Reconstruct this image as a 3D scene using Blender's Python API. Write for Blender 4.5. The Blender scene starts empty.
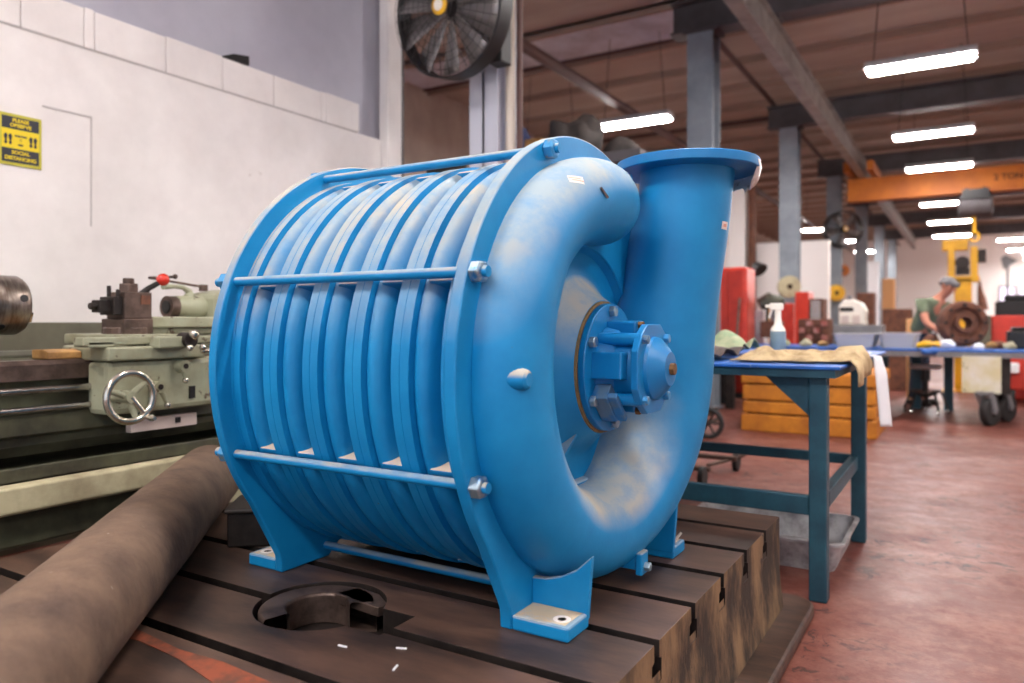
import bpy, bmesh, math, random
from mathutils import Vector, Matrix, noise as mnoise
random.seed(7)
PI = math.pi
C = bpy.context.scene.collection
rad = math.radians

# ------------------------------------------------------------------ materials
def lin(r, g, b):
    f = lambda c: (c / 255 / 12.92) if c / 255 <= 0.04045 else ((c / 255 + 0.055) / 1.055) ** 2.4
    return (f(r), f(g), f(b), 1)

def new_mat(name):
    m = bpy.data.materials.new(name); m.use_nodes = True
    nt = m.node_tree; b = nt.nodes['Principled BSDF']
    return m, nt, b

def noise(nt, scale, detail=4, rough=.6, vec=None, dist=0):
    n = nt.nodes.new('ShaderNodeTexNoise'); n.inputs['Scale'].default_value = scale
    n.inputs['Detail'].default_value = detail; n.inputs['Roughness'].default_value = rough
    n.inputs['Distortion'].default_value = dist
    if vec: nt.links.new(vec, n.inputs['Vector'])
    return n.outputs['Fac']

def ramp(nt, fac, lo, hi):
    r = nt.nodes.new('ShaderNodeMapRange'); r.inputs['From Min'].default_value = lo; r.inputs['From Max'].default_value = hi
    r.clamp = True
    nt.links.new(fac, r.inputs['Value']); return r.outputs['Result']

def mix(nt, fac, a, b):
    m = nt.nodes.new('ShaderNodeMix'); m.data_type = 'RGBA'
    for s, v in ((m.inputs[6], a), (m.inputs[7], b)):
        if hasattr(v, 'is_linked'): nt.links.new(v, s)
        else: s.default_value = v
    if hasattr(fac, 'is_linked'): nt.links.new(fac, m.inputs[0])
    else: m.inputs[0].default_value = fac
    return m.outputs[2]

def math_n(nt, op, a, b):
    m = nt.nodes.new('ShaderNodeMath'); m.operation = op
    for s, v in ((m.inputs[0], a), (m.inputs[1], b)):
        if hasattr(v, 'is_linked'): nt.links.new(v, s)
        else: s.default_value = v
    return m.outputs[0]

def coords(nt, stretch=None):
    t = nt.nodes.new('ShaderNodeTexCoord').outputs['Object']
    if stretch:
        mp = nt.nodes.new('ShaderNodeMapping'); mp.inputs['Scale'].default_value = stretch
        nt.links.new(t, mp.inputs['Vector']); t = mp.outputs['Vector']
    return t

def add_bump(nt, b, fac, strength, dist=.01):
    bp = nt.nodes.new('ShaderNodeBump'); bp.inputs['Strength'].default_value = strength; bp.inputs['Distance'].default_value = dist
    nt.links.new(fac, bp.inputs['Height']); nt.links.new(bp.outputs['Normal'], b.inputs['Normal'])

def simple(name, col, rough=.5, metal=0, col2=None, scale=8, lo=.4, hi=.65, bump=0, bscale=60, bdist=.004, stretch=None, dust=None, dustamt=.6, chips=None, chipscale=30, chiplo=.68, spec=None, coat=0):
    m, nt, b = new_mat(name)
    v = coords(nt, stretch)
    c = lin(*col)
    if col2: c = mix(nt, ramp(nt, noise(nt, scale, 6, .65, v), lo, hi), c, lin(*col2))
    if chips: c = mix(nt, ramp(nt, noise(nt, chipscale, 5, .7, v), chiplo, chiplo + .02), c, lin(*chips))
    if dust:
        g = nt.nodes.new('ShaderNodeNewGeometry'); sp = nt.nodes.new('ShaderNodeSeparateXYZ'); nt.links.new(g.outputs['Normal'], sp.inputs[0])
        up = ramp(nt, sp.outputs['Z'], .12, .52)
        nz = ramp(nt, noise(nt, 7, 6, .7, v), .1, .56)
        dfac = math_n(nt, 'MULTIPLY', math_n(nt, 'MULTIPLY', up, nz), dustamt)
        dc = mix(nt, ramp(nt, noise(nt, 3.5, 3, .6, v), .5, .66), lin(*dust), lin(186, 172, 148))
        c = mix(nt, dfac, c, dc)
        rr_ = nt.nodes.new('ShaderNodeMapRange'); nt.links.new(dfac, rr_.inputs['Value']); rr_.inputs['To Min'].default_value = rough; rr_.inputs['To Max'].default_value = .95
        nt.links.new(rr_.outputs['Result'], b.inputs['Roughness'])
    if hasattr(c, 'is_linked'): nt.links.new(c, b.inputs['Base Color'])
    else: b.inputs['Base Color'].default_value = c
    b.inputs['Roughness'].default_value = rough; b.inputs['Metallic'].default_value = metal
    if spec is not None: b.inputs['Specular IOR Level'].default_value = spec
    b.inputs['Coat Weight'].default_value = coat
    if bump: add_bump(nt, b, noise(nt, bscale, 5, .65, v), bump, bdist)
    return m

def emit(name, col, strength):
    m, nt, b = new_mat(name)
    b.inputs['Base Color'].default_value = lin(*col)
    b.inputs['Emission Color'].default_value = lin(*col); b.inputs['Emission Strength'].default_value = strength
    return m

M = {}
M['blue'] = simple('blue_paint', (6, 122, 180), .44, 0, (22, 138, 194), 5, .35, .7, .12, 45, .003, dust=(156, 166, 168), dustamt=.92, spec=.35, chips=(96, 84, 74), chipscale=38, chiplo=.735)
M['blue_tan'] = simple('blue_paint_dusty', (6, 122, 180), .44, 0, dust=(204, 182, 160), dustamt=1.1)
M['blue_clean'] = simple('blue_paint_clean', (0, 108, 170), .36, 0, (8, 124, 182), 5, .35, .7, .08, 45, .002, chips=(80, 96, 110), chipscale=40, chiplo=.75)
M['dusty'] = simple('dust_layer', (198, 176, 146), .95, 0, (150, 170, 185), 18, .5, .75)
M['worn'] = simple('worn_blue', (96, 126, 150), .5, .2, (40, 120, 180), 14, .45, .6, .1)
M['nut'] = simple('zinc_nut', (150, 168, 178), .35, .7, (60, 130, 180), 30, .5, .6)
M['bluenut'] = simple('painted_nut', (60, 140, 190), .4, .2, (150, 140, 120), 40, .55, .7)
M['rust'] = simple('rusty_steel', (128, 92, 54), .7, .4, (84, 62, 44), 40)
M['brass'] = simple('brass', (176, 140, 70), .4, .8, (110, 84, 50), 40)
M['white_label'] = simple('paper_label', (226, 214, 206), .7)
M['label_ink'] = simple('faded_ink', (214, 158, 140), .8)
M['cast_top'] = simple('worn_cast_iron', (98, 72, 58), .42, .1, (50, 38, 32), 4.5, .36, .62, .15, 60, .002, stretch=(.5, 1.6, 1), chips=(140, 128, 116), chipscale=12, chiplo=.72)
M['cast_side'] = simple('rusty_cast_side', (132, 104, 74), .8, .1, (52, 40, 31), 6, .4, .58, .5, 30, .006, stretch=(1, 1, .45), chips=(58, 46, 38), chipscale=14, chiplo=.63)
M['shaft'] = simple('rough_forged_steel', (122, 97, 78), .8, .1, (76, 58, 48), 6, .35, .7, .6, 42, .006, chips=(164, 148, 134), chipscale=17, chiplo=.70)
M['dark_steel'] = simple('dark_oily_steel', (56, 48, 44), .5, .5, (36, 30, 28), 10)
M['steel'] = simple('bright_steel', (190, 186, 180), .22, .95, (140, 132, 124), 20)
M['chucksteel'] = simple('chuck_steel', (150, 138, 128), .3, .85, (104, 90, 80), 14, stretch=(1, 4, 1))
M['brownsteel'] = simple('brown_steel', (112, 92, 82), .45, .6, (74, 60, 54), 12)
M['lathe'] = simple('lathe_green', (160, 160, 134), .5, 0, (128, 122, 94), 5, .4, .72, .1, 40, .003, chips=(92, 76, 58), chipscale=13, chiplo=.62)
M['lathe_dark'] = simple('dark_lathe_green', (92, 92, 70), .5, .05, (52, 47, 38), 4, .35, .65, .1, 40, .003)  # dark lathe green, deepened further for the shadow at the bed
M['cream'] = simple('cream_pan', (186, 176, 142), .6, 0, (132, 118, 92), 4, .42, .75, chips=(196, 164, 150), chipscale=9, chiplo=.66)
M['orange_oil'] = simple('oiled_wood', (176, 132, 74), .6, 0, (120, 84, 46), 10)
M['red'] = simple('red_knob', (206, 48, 34), .25, 0, coat=.4)
M['pinkplate'] = simple('pale_plate', (206, 186, 176), .5, .1)
M['redcab'] = simple('red_cabinet', (206, 58, 38), .35, 0, (176, 44, 30), 4)
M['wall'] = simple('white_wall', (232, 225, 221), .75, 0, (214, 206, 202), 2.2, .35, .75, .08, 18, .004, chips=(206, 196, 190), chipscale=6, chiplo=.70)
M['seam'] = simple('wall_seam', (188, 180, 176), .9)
M['wall_up'] = simple('shaded_wall', (178, 176, 186), .8, 0, (168, 165, 176), 1.5)  # grey-lilac puts the upper wall's shading into its base colour
M['olive'] = simple('dark_olive_wall', (106, 102, 84), .6, 0, (84, 78, 64), 3, .35, .7)
M['farwall'] = simple('far_white_wall', (244, 238, 234), .8)
M['ceil'] = simple('brown_ceiling', (184, 168, 156), .85, 0, (160, 142, 130), .9, .35, .7, stretch=(.25, 1.5, 1))
M['ceilband'] = simple('grey_ceiling_panel', (206, 206, 216), .8, 0, (176, 170, 178), 1.5)
M['purlin'] = simple('purlin_brown', (150, 124, 110), .8)
M['beam'] = simple('dark_grey_beam', (84, 78, 80), .6, .1, (70, 62, 62), 2)
M['column'] = simple('grey_column', (146, 154, 162), .5, .1, (122, 130, 138), 2)
M['column_light'] = simple('pale_column', (196, 196, 206), .6)
M['pipe_brown'] = simple('brown_pipe', (84, 54, 48), .6)
M['cream_pipe'] = simple('cream_pipe', (206, 192, 176), .6)
M['runway'] = simple('runway_steel', (150, 142, 136), .45, .2, (116, 106, 100), 3)
M['crane'] = simple('orange_crane', (192, 106, 16), .6, 0, (168, 88, 14), 2)
M['yellow'] = simple('yellow_paint', (236, 178, 18), .45, 0, (206, 148, 18), 4)
M['black'] = simple('black_metal', (34, 32, 32), .45, .3)
M['blade'] = simple('fan_blade', (140, 134, 132), .35, .6)
M['wire'] = simple('guard_wire', (60, 54, 54), .4, .6)
M['teal'] = simple('teal_steel', (40, 82, 96), .45, .1, (30, 62, 76), 6, chips=(120, 110, 100), chipscale=22, chiplo=.73)
M['bluetop'] = simple('blue_bench_top', (30, 98, 184), .45, 0, (28, 78, 146), 6, chips=(150, 150, 160), chipscale=9, chiplo=.64)
M['cloth'] = simple('tan_cloth', (196, 172, 132), .95, 0, (150, 124, 88), 12, bump=.3, bscale=120)
M['darkcloth'] = simple('dark_rag', (70, 58, 56), .95, 0, (100, 88, 84), 14)
M['greenrag'] = simple('green_rag', (128, 152, 120), .95, 0, (176, 172, 140), 12)
M['bottle'] = simple('grey_bottle', (122, 142, 150), .35, 0)
M['whiteplastic'] = simple('white_plastic', (232, 222, 208), .4, 0)
M['paper'] = simple('white_paper', (232, 230, 232), .8)
M['crate'] = simple('orange_wood', (206, 130, 30), .7, 0, (160, 92, 22), 5, .35, .7, .1, chips=(110, 78, 44), chipscale=14, chiplo=.68)
M['gap'] = simple('dark_gap', (58, 40, 26), .9)
M['bin'] = simple('grey_bin', (182, 178, 178), .5, 0, (116, 110, 110), 9)
M['rubber'] = simple('black_rubber', (40, 38, 38), .7)
M['panel'] = simple('cream_stained_panel', (212, 202, 160), .6, 0, (226, 222, 212), 5, chips=(120, 110, 70), chipscale=6, chiplo=.62)
M['grey'] = simple('grey_steel', (132, 130, 132), .5, .2, (110, 108, 110), 5)
M['greylight'] = simple('pale_grey', (186, 184, 186), .5)
M['brownrust'] = simple('brown_rust', (120, 76, 56), .8, .1, (80, 50, 40), 8)
M['skin'] = simple('skin', (190, 124, 100), .6)
M['shirt'] = simple('green_shirt', (112, 122, 98), .9, 0, (92, 102, 80), 6)
M['jeans'] = simple('blue_jeans', (52, 62, 82), .9)
M['hair'] = simple('grey_cap', (120, 116, 116), .9)
M['signyellow'] = simple('sign_yellow', (226, 198, 14), .5)
M['signolive'] = simple('sign_border', (186, 176, 50), .5)
M['signblack'] = simple('sign_black', (34, 36, 44), .4)
M['navy'] = simple('navy_cloth', (36, 46, 82), .8)
M['glasslilac'] = emit('lit_window', (222, 212, 236), .7)
M['lamp'] = emit('lamp_diffuser', (255, 250, 248), 60)
M['orangepaint'] = simple('orange_spill', (136, 66, 40), .6, 0, (88, 54, 40), 20)
M['wrap'] = simple('torn_plastic', (236, 230, 224), .3, 0, (176, 150, 126), 24, .52, .7, spec=.8)
M['polish'] = simple('polished_rim', (214, 208, 196), .2, .85, (170, 160, 140), 8)
M['gasket'] = simple('rusty_gasket', (140, 112, 70), .8, 0, (104, 88, 62), 22)
M['tarpgrey'] = simple('dark_tarp', (66, 58, 54), .7, 0, (50, 44, 42), 9)  # own dark colour of the bundles and the sack
M['redbrown'] = simple('red_boxes', (150, 66, 56), .7, 0, (196, 150, 140), 22)
M['pinkorange'] = simple('orange_box', (226, 168, 112), .7)

def floor_mat():
    m, nt, b = new_mat('red_floor_paint'); v = coords(nt)
    c = mix(nt, ramp(nt, noise(nt, .8, 6, .65, v), .3, .75), lin(98, 46, 37), lin(118, 64, 52))
    c = mix(nt, ramp(nt, noise(nt, 5, 8, .78, v), .45, .72), c, lin(146, 98, 86))
    sp = ramp(nt, noise(nt, 1.1, 3, .5, v), .47, .6)
    c = mix(nt, math_n(nt, 'MULTIPLY', ramp(nt, noise(nt, 9, 6, .75, v, 1.2), .55, .6), sp), c, lin(66, 36, 31))
    nt.links.new(c, b.inputs['Base Color'])
    r = nt.nodes.new('ShaderNodeMapRange'); nt.links.new(noise(nt, 4, 6, .7, v), r.inputs['Value'])
    r.inputs['From Min'].default_value = .3; r.inputs['From Max'].default_value = .7; r.inputs['To Min'].default_value = .34; r.inputs['To Max'].default_value = .6
    nt.links.new(r.outputs['Result'], b.inputs['Roughness'])
    add_bump(nt, b, noise(nt, 9, 6, .7, v), .25, .006); b.inputs['Specular IOR Level'].default_value = .35
    return m
M['floor'] = floor_mat()

# ------------------------------------------------------------------ mesh helpers
def B(): return bmesh.new()

def box(bm, x0, x1, y0, y1, z0, z1, mtx=None):
    vs = [bm.verts.new((x, y, z)) for x in (x0, x1) for y in (y0, y1) for z in (z0, z1)]
    for q in ((0, 1, 3, 2), (4, 6, 7, 5), (0, 4, 5, 1), (2, 3, 7, 6), (0, 2, 6, 4), (1, 5, 7, 3)):
        bm.faces.new([vs[i] for i in q])
    if mtx is not None:
        for v in vs: v.co = mtx @ v.co
    return vs

def frame(d):
    d = Vector(d).normalized()
    a = Vector((0, 0, 1)) if abs(d.z) < .9 else Vector((1, 0, 0))
    u = d.cross(a).normalized(); w = d.cross(u).normalized()
    return u, w

def tube(bm, pts, radii, seg=16, cap=True):
    pts = [Vector(p) for p in pts]
    if not hasattr(radii, '__len__'): radii = [radii] * len(pts)
    rings = []; u = None
    for i, p in enumerate(pts):
        d = (pts[min(i + 1, len(pts) - 1)] - pts[max(i - 1, 0)])
        if u is None: u, w = frame(d)
        else:
            dn = d.normalized(); u = (u - dn * u.dot(dn)).normalized(); w = dn.cross(u).normalized()
        rings.append([bm.verts.new(p + (u * math.cos(2 * PI * k / seg) + w * math.sin(2 * PI * k / seg)) * radii[i]) for k in range(seg)])
    for a, b in zip(rings, rings[1:]):
        for k in range(seg): bm.faces.new((a[k], a[(k + 1) % seg], b[(k + 1) % seg], b[k]))
    if cap:
        bm.faces.new(rings[0][::-1]); bm.faces.new(rings[-1])
    return rings

def cyl(bm, p0, p1, r, r1=None, seg=20): return tube(bm, [p0, p1], [r, r if r1 is None else r1], seg)

def lathe(bm, prof, org, axis, seg=48, a0=0, a1=2 * PI, close=False):
    """prof: list of (t along axis, radius)"""
    org = Vector(org); ax = Vector(axis).normalized(); u, w = frame(ax)
    full = abs(a1 - a0 - 2 * PI) < 1e-6
    n = seg if full else seg + 1
    rings = []
    for t, r in prof:
        if r < 1e-6: rings.append([bm.verts.new(org + ax * t)])
        else: rings.append([bm.verts.new(org + ax * t + (u * math.cos(a0 + (a1 - a0) * k / seg) + w * math.sin(a0 + (a1 - a0) * k / seg)) * r) for k in range(n)])
    prs = list(zip(rings, rings[1:]))
    if close: prs.append((rings[-1], rings[0]))
    for a, b in prs:
        for k in range(seg):
            k2 = (k + 1) % n
            if len(a) == 1 and len(b) == 1: continue
            if len(a) == 1: bm.faces.new((a[0], b[k2], b[k]))
            elif len(b) == 1: bm.faces.new((a[k], a[k2], b[0]))
            else: bm.faces.new((a[k], a[k2], b[k2], b[k]))
    return rings

def prism(bm, poly, axis, lo, hi, mtx=None):
    """poly in the two remaining axes; axis 0: (y,z), 1: (x,z), 2: (x,y)"""
    def P(p, t): return {0: (t, p[0], p[1]), 1: (p[0], t, p[1]), 2: (p[0], p[1], t)}[axis]
    a = [bm.verts.new(P(p, lo)) for p in poly]; b = [bm.verts.new(P(p, hi)) for p in poly]
    n = len(poly)
    for i in range(n): bm.faces.new((a[i], a[(i + 1) % n], b[(i + 1) % n], b[i]))
    bm.faces.new(a[::-1]); bm.faces.new(b)
    if mtx is not None:
        for v in a + b: v.co = mtx @ v.co

def annulus(bm, poly_out, poly_in, axis, lo, hi):
    """same-count outer and inner outline"""
    def P(p, t): return {0: (t, p[0], p[1]), 1: (p[0], t, p[1]), 2: (p[0], p[1], t)}[axis]
    n = len(poly_out)
    r = [[bm.verts.new(P(p, t)) for p in pl] for pl, t in ((poly_out, lo), (poly_out, hi), (poly_in, hi), (poly_in, lo))]
    for i in range(n):
        j = (i + 1) % n
        for k in range(4):
            a, b = r[k], r[(k + 1) % 4]
            bm.faces.new((a[i], a[j], b[j], b[i]))

def hexbolt(bm, p, d, r, h, seg=6):
    d = Vector(d).normalized(); p = Vector(p)
    tube(bm, [p, p + d * h * .85, p + d * h], [r, r, r * .86], seg)

def sphere(bm, p, r, seg=16, sc=(1, 1, 1)):
    lathe(bm, [(-r * math.cos(PI * k / 10) * 1, r * math.sin(PI * k / 10)) for k in range(11)], (0, 0, 0), (0, 0, 1), seg)

def ball(bm, p, r, seg=16, sc=(1, 1, 1)):
    n0 = len(bm.verts)
    lathe(bm, [(-r * math.cos(PI * k / 10), max(0, r * math.sin(PI * k / 10)) if 0 < k < 10 else 0) for k in range(11)], (0, 0, 0), (0, 0, 1), seg)
    bm.verts.ensure_lookup_table()
    for v in bm.verts[n0:]: v.co = Vector((v.co.x * sc[0], v.co.y * sc[1], v.co.z * sc[2])) + Vector(p)

# ------------------------------------------------------------------ object helpers
def root_of(o):
    while o.parent: o = o.parent
    return o

def obj(name, bm, m, parent=None, smooth=True, bevel=0, angle=35, kind=None):
    bmesh.ops.recalc_face_normals(bm, faces=bm.faces)
    me = bpy.data.meshes.new(name)
    if parent is not None: off = Vector(root_of(parent).location)
    else:
        xs = [v.co for v in bm.verts]
        off = Vector(((min(p.x for p in xs) + max(p.x for p in xs)) / 2, (min(p.y for p in xs) + max(p.y for p in xs)) / 2, min(p.z for p in xs)))
    for v in bm.verts: v.co -= off
    bm.to_mesh(me); bm.free()
    if smooth:
        me.polygons.foreach_set('use_smooth', [True] * len(me.polygons))
        me.set_sharp_from_angle(angle=rad(angle))
    me.materials.append(M[m] if isinstance(m, str) else m)
    o = bpy.data.objects.new(name, me); C.objects.link(o)
    if parent is not None: o.parent = parent
    else: o.location = off
    if bevel:
        b = o.modifiers.new('bevel', 'BEVEL'); b.width = bevel; b.segments = 2; b.limit_method = 'ANGLE'; b.angle_limit = rad(40)
    if kind: o['kind'] = kind
    return o

def tag(o, label, cat, group=None):
    o['label'] = label; o['category'] = cat
    if group: o['group'] = group
    return o

def thing(name, label, cat, loc, group=None):
    o = bpy.data.objects.new(name, None); C.objects.link(o); o.location = loc; o.empty_display_size = .1
    return tag(o, label, cat, group)

def copy_tree(o, parent=None):
    c = o.copy(); C.objects.link(c)
    if parent is not None: c.parent = parent
    for ch in list(o.children): copy_tree(ch, c)
    return c

def struct(name, bm, m, **k):
    o = obj(name, bm, m, **k); o['kind'] = 'structure'; return o

def text_bm(s, size, mtx, depth=.0008, bold=0.0):
    cu = bpy.data.curves.new('t', 'FONT'); cu.body = s; cu.size = size; cu.extrude = depth; cu.align_x = 'CENTER'; cu.align_y = 'CENTER'; cu.offset = bold
    o = bpy.data.objects.new('t', cu); C.objects.link(o)
    dg = bpy.context.evaluated_depsgraph_get(); dg.update()
    me = bpy.data.meshes.new_from_object(o.evaluated_get(dg))
    bm = B(); bm.from_mesh(me); bm.transform(mtx)
    bpy.data.objects.remove(o); bpy.data.curves.remove(cu); bpy.data.meshes.remove(me)
    return bm

FACE_X = lambda x, y, z: Matrix.Translation((x, y, z)) @ Matrix.Rotation(PI / 2, 4, 'Z') @ Matrix.Rotation(PI / 2, 4, 'X')    # reads from +X
FACE_NY = lambda x, y, z: Matrix.Translation((x, y, z)) @ Matrix.Rotation(PI / 2, 4, 'X')                                    # reads from -Y

# ------------------------------------------------------------------ the room
bm = B(); box(bm, -9, 7, -6, 46, -.1, 0); struct('floor', bm, 'floor', smooth=False)
bm = B(); box(bm, -9, 7, -6, 46, 5.6, 5.7); struct('ceiling', bm, 'ceil', smooth=False)
for y in [k * 1.4 + .3 for k in range(0, 32)]:
    bm = B(); box(bm, -9, 7, y, y + .06, 5.48, 5.6); struct('ceiling_purlin', bm, 'purlin', smooth=False)
bm = B(); box(bm, -9, -1.2, 10.1, 11.7, 5.56, 5.6); struct('ceiling_panel', bm, 'ceilband', smooth=False)
# left wall: white lower wall, its dark base band and the row of blocks along its top, the taller wall above
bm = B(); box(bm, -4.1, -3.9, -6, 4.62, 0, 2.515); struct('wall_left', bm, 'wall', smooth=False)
bm = B()
ys = [-6, -4.2, -2.6, -1.1, .3, 1.1, 1.853, 2.155, 2.21, 2.616, 2.997, 3.39, 3.81, 3.86, 4.2]
for a, b in zip(ys, ys[1:]): box(bm, -4.02, -3.893, a + .0015, b - .0015, 2.5205, 2.73 + random.uniform(-.008, .006))
struct('wall_left_coping', bm, 'wall', smooth=False, bevel=.006)
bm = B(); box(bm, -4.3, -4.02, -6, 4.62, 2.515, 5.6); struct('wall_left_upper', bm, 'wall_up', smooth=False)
bm = B(); box(bm, -3.899, -3.885, -6, 4.5, 0, 1.1); struct('trim_1', bm, 'olive', smooth=False)
bm = B(); box(bm, -3.93, -3.84, 4.46, 4.63, 0, 5.6); struct('trim_2', bm, 'wall', smooth=False, bevel=.01)
bm = B(); box(bm, -3.901, -3.896, 1.955, 2.195, 2.163, 2.172); box(bm, -3.901, -3.896, 2.19, 2.197, 1.6, 2.172); box(bm, -3.901, -3.896, -2, 4.15, 2.513, 2.521)
struct('trim_3', bm, 'seam', smooth=False)
bm = B(); box(bm, -9, 7, 45.8, 46, 0, 5.6); struct('wall_back', bm, 'farwall', smooth=False)
bm = B(); box(bm, -9, -2.4, 16.2, 16.4, 0, 2.76); struct('wall_partition', bm, 'farwall', smooth=False)
bm = B(); box(bm, 6.9, 7, -6, 46, 0, 5.6); struct('wall_right', bm, 'farwall', smooth=False)
bm = B(); box(bm, -9, -8.9, 4.6, 46, 0, 5.6); struct('wall_far_left', bm, 'ceil', smooth=False)
# far windows
for k, x in enumerate((1.35, 2.15)):
    bm = B(); box(bm, x, x + .7, 45.77, 45.8, 1.3, 2.9); w = struct('window_%d' % (k + 1), bm, 'glasslilac', smooth=False)
    bm = B()
    for a in (0, .66): box(bm, x + a, x + a + .05, 45.7, 45.77, 1.25, 2.95)
    for z in (1.25, 2.05, 2.9): box(bm, x, x + .7, 45.7, 45.77, z, z + .06)
    obj('window_frame', bm, 'beam', w, smooth=False)

# columns, roof beams
def ibeam(bm, w, h, t, L, mtx):
    """I section along local Z, width in X, depth in Y"""
    for a in ((-w / 2, w / 2, -h / 2, -h / 2 + t), (-w / 2, w / 2, h / 2 - t, h / 2), (-t / 2, t / 2, -h / 2 + t, h / 2 - t)):
        box(bm, a[0], a[1], a[2], a[3], 0, L, mtx)
colY = [9.5, 14.95, 20.5, 26.1, 31.8, 37.4]
names = ['grey steel column rising behind the round outlet flange', 'grey steel column with a cream hose reel on it', 'grey steel column carrying a black fan and a yellow reel', 'grey steel column just beyond the one with the fan', 'fifth grey steel column of the row going back', 'sixth grey steel column, farthest back in the row']
for y, lb in zip(colY, names):
    t = thing('steel_column', lb, 'column', (-2.9, y, 0), 'steel columns in a row')
    bm = B(); ibeam(bm, .33, .33, .03, 4.77, Matrix.Translation((-2.9, y, 0)))
    obj('shaft', bm, 'column', t, smooth=False)
    bm = B(); box(bm, -3.1, -2.7, y - .2, y + .2, 0, .03); obj('base_plate', bm, 'column', t, smooth=False)
    bm = B(); box(bm, -3.12, -2.68, y - .18, y + .18, 4.77, 4.81); obj('cap_plate', bm, 'beam', t, smooth=False)
bl = ['dark roof beam on the first column, nearest overhead', 'dark roof beam on the second column, behind the first strip light', 'dark roof beam on the third column', 'dark roof beam on the fourth column, behind the orange crane', 'dark roof beam on the fifth column', 'dark roof beam on the sixth column, last before the far wall']
for y, lb in zip(colY, bl):
    bm = B(); ibeam(bm, .3, .42, .03, 10.2, Matrix.Translation((-3.3, y, 5.02)) @ Matrix.Rotation(PI / 2, 4, 'Y') @ Matrix.Rotation(PI / 2, 4, 'Z'))
    tag(obj('roof_beam', bm, 'beam', smooth=False), lb, 'beam', 'roof beams across the hall')
# crane runway with brackets
t = thing('crane_runway', 'long steel runway rail running along the column row under the ceiling', 'crane rail', (-2.04, 5, 4.3))
bm = B(); box(bm, -2.12, -1.96, 4, 38, 4.36, 4.385); box(bm, -2.055, -2.025, 4, 38, 4.385, 4.75); box(bm, -2.11, -1.97, 4, 38, 4.75, 4.775)
obj('rail_beam', bm, 'runway', t, smooth=False)
for y in colY:
    bm = B(); box(bm, -2.14, -1.94, y - .1, y + .1, 4.775, 4.81); obj('bracket', bm, 'beam', t, smooth=False)
# pipes along / across the roof
def pipe(name, pts, r, m, lb):
    bm = B(); tube(bm, pts, r, 12); return tag(obj(name, bm, m), lb, 'pipe')
pipe('sprinkler_pipe', [(-4.6, 5.45, 4.45), (-4.6, 40, 4.45)], .075, 'pipe_brown', 'thick dark brown pipe running back under the ceiling beside the black fan')
for i, (y, z, lb) in enumerate(((8.0, 5.555, 'thin brown branch pipe crossing the thick brown pipe, nearest overhead'), (11.4, 5.555, 'thin brown branch pipe crossing the thick brown pipe just before the strip light'), (16.9, 5.555, 'thin brown branch pipe above the second hanging strip light'))):
    pipe('branch_pipe', [(-8.9, y, z), (6.9, y, z)], .04, 'pipe_brown', lb)
pipe('conduit_pipe', [(-3.2, 5.5, 5.3), (-3.2, 45.8, 5.3)], .045, 'pipe_brown', 'dark conduit running back just left of the column row')

# strip lights: visible ones first, then unseen ones added for brightness
def strip_light(x, y, lb, z=4.2):
    t = thing('strip_light', lb, 'ceiling light', (x, y, z), 'hanging strip lights')
    L_ = .56
    bm = B(); prism(bm, [(y - .15, z), (y + .15, z), (y + .16, z + .04), (y + .1, z + .09), (y - .1, z + .09), (y - .16, z + .04)], 0, x - L_ - .03, x + L_ + .03)
    obj('housing', bm, 'greylight', t, smooth=False)
    bm = B(); box(bm, x - L_, x + L_, y - .135, y + .135, z - .03, z + .002); obj('diffuser', bm, 'lamp', t, bevel=.012)
    for dx in (-.5, .5):
        bm = B(); cyl(bm, (x + dx, y, z + .09), (x + dx * .8, y, 5.6), .006, seg=6); obj('suspension_wire', bm, 'black', t)
LA = [(-.5, 10.2, 'large bright strip light at top, nearest of its row'), (-.5, 14.1, 'second bright strip light back, above the orange crane'), (-.5, 17.2, 'bright strip light just behind the orange crane girder'), (-.5, 22.5, 'bright strip light hanging below the crane hoist'), (-.5, 26.7, 'small bright strip light under the crane girder, fifth of its row'), (-.5, 31.0, 'small bright strip light under the crane girder, last of its row'),
      (-4.42, 10.9, 'large strip light hanging above the top of the blue blower'), (-4.2, 26.7, 'small strip light beside the distant wall fan'), (-4.2, 31, 'small distant strip light between the far columns'), (-3.7, 36, 'tiny strip light at the far end between columns'),
      (1.5, 33.6, 'upper of two small strip lights high above the lit far windows'), (2.0, 38.5, 'lower of two small strip lights high above the lit far windows'),
      (-.5, 6.2, 'unseen strip light overhead between bench and blower, continuing the row'), (-.5, 2.2, 'unseen strip light directly above the blower, continuing the row'), (-.5, -1.8, 'unseen strip light behind the viewer, continuing the row'), (3.3, 2.2, 'added strip light overhead on the open side'), (3.3, 10.2, 'added strip light above the open aisle'), (3.3, -1.8, 'added strip light behind on the open side'), (-2.6, -.9, 'added strip light above the near end of the lathe'), (3.3, 6.2, 'added strip light above the near aisle'), (3.3, 18, 'added strip light above the far aisle'), (3.5, 26, 'added strip light over the far aisle beyond the crane'), (3.5, 32, 'added strip light over the far end of the aisle'), (3.6, 37, 'added strip light near the far windows'), (3.7, 42, 'added strip light next to the far wall'), (-6.5, 12, 'added strip light over the left bay behind the white wall'), (-7.9, 25.5, 'added strip light deep in the left bay'), (2.7, 41, 'added strip light over the aisle before the far wall'), (2.9, 44, 'added strip light closest to the far wall'), (5.6, 41, 'added strip light in the far corner'), (5.6, 44, 'added strip light farthest into the far corner'), (-6.5, 38, 'added strip light at the far end of the left bay')]  # all out of view, added to brighten the blower, hall and far wall
for x, y, lb in LA: strip_light(x, y, lb)

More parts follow.
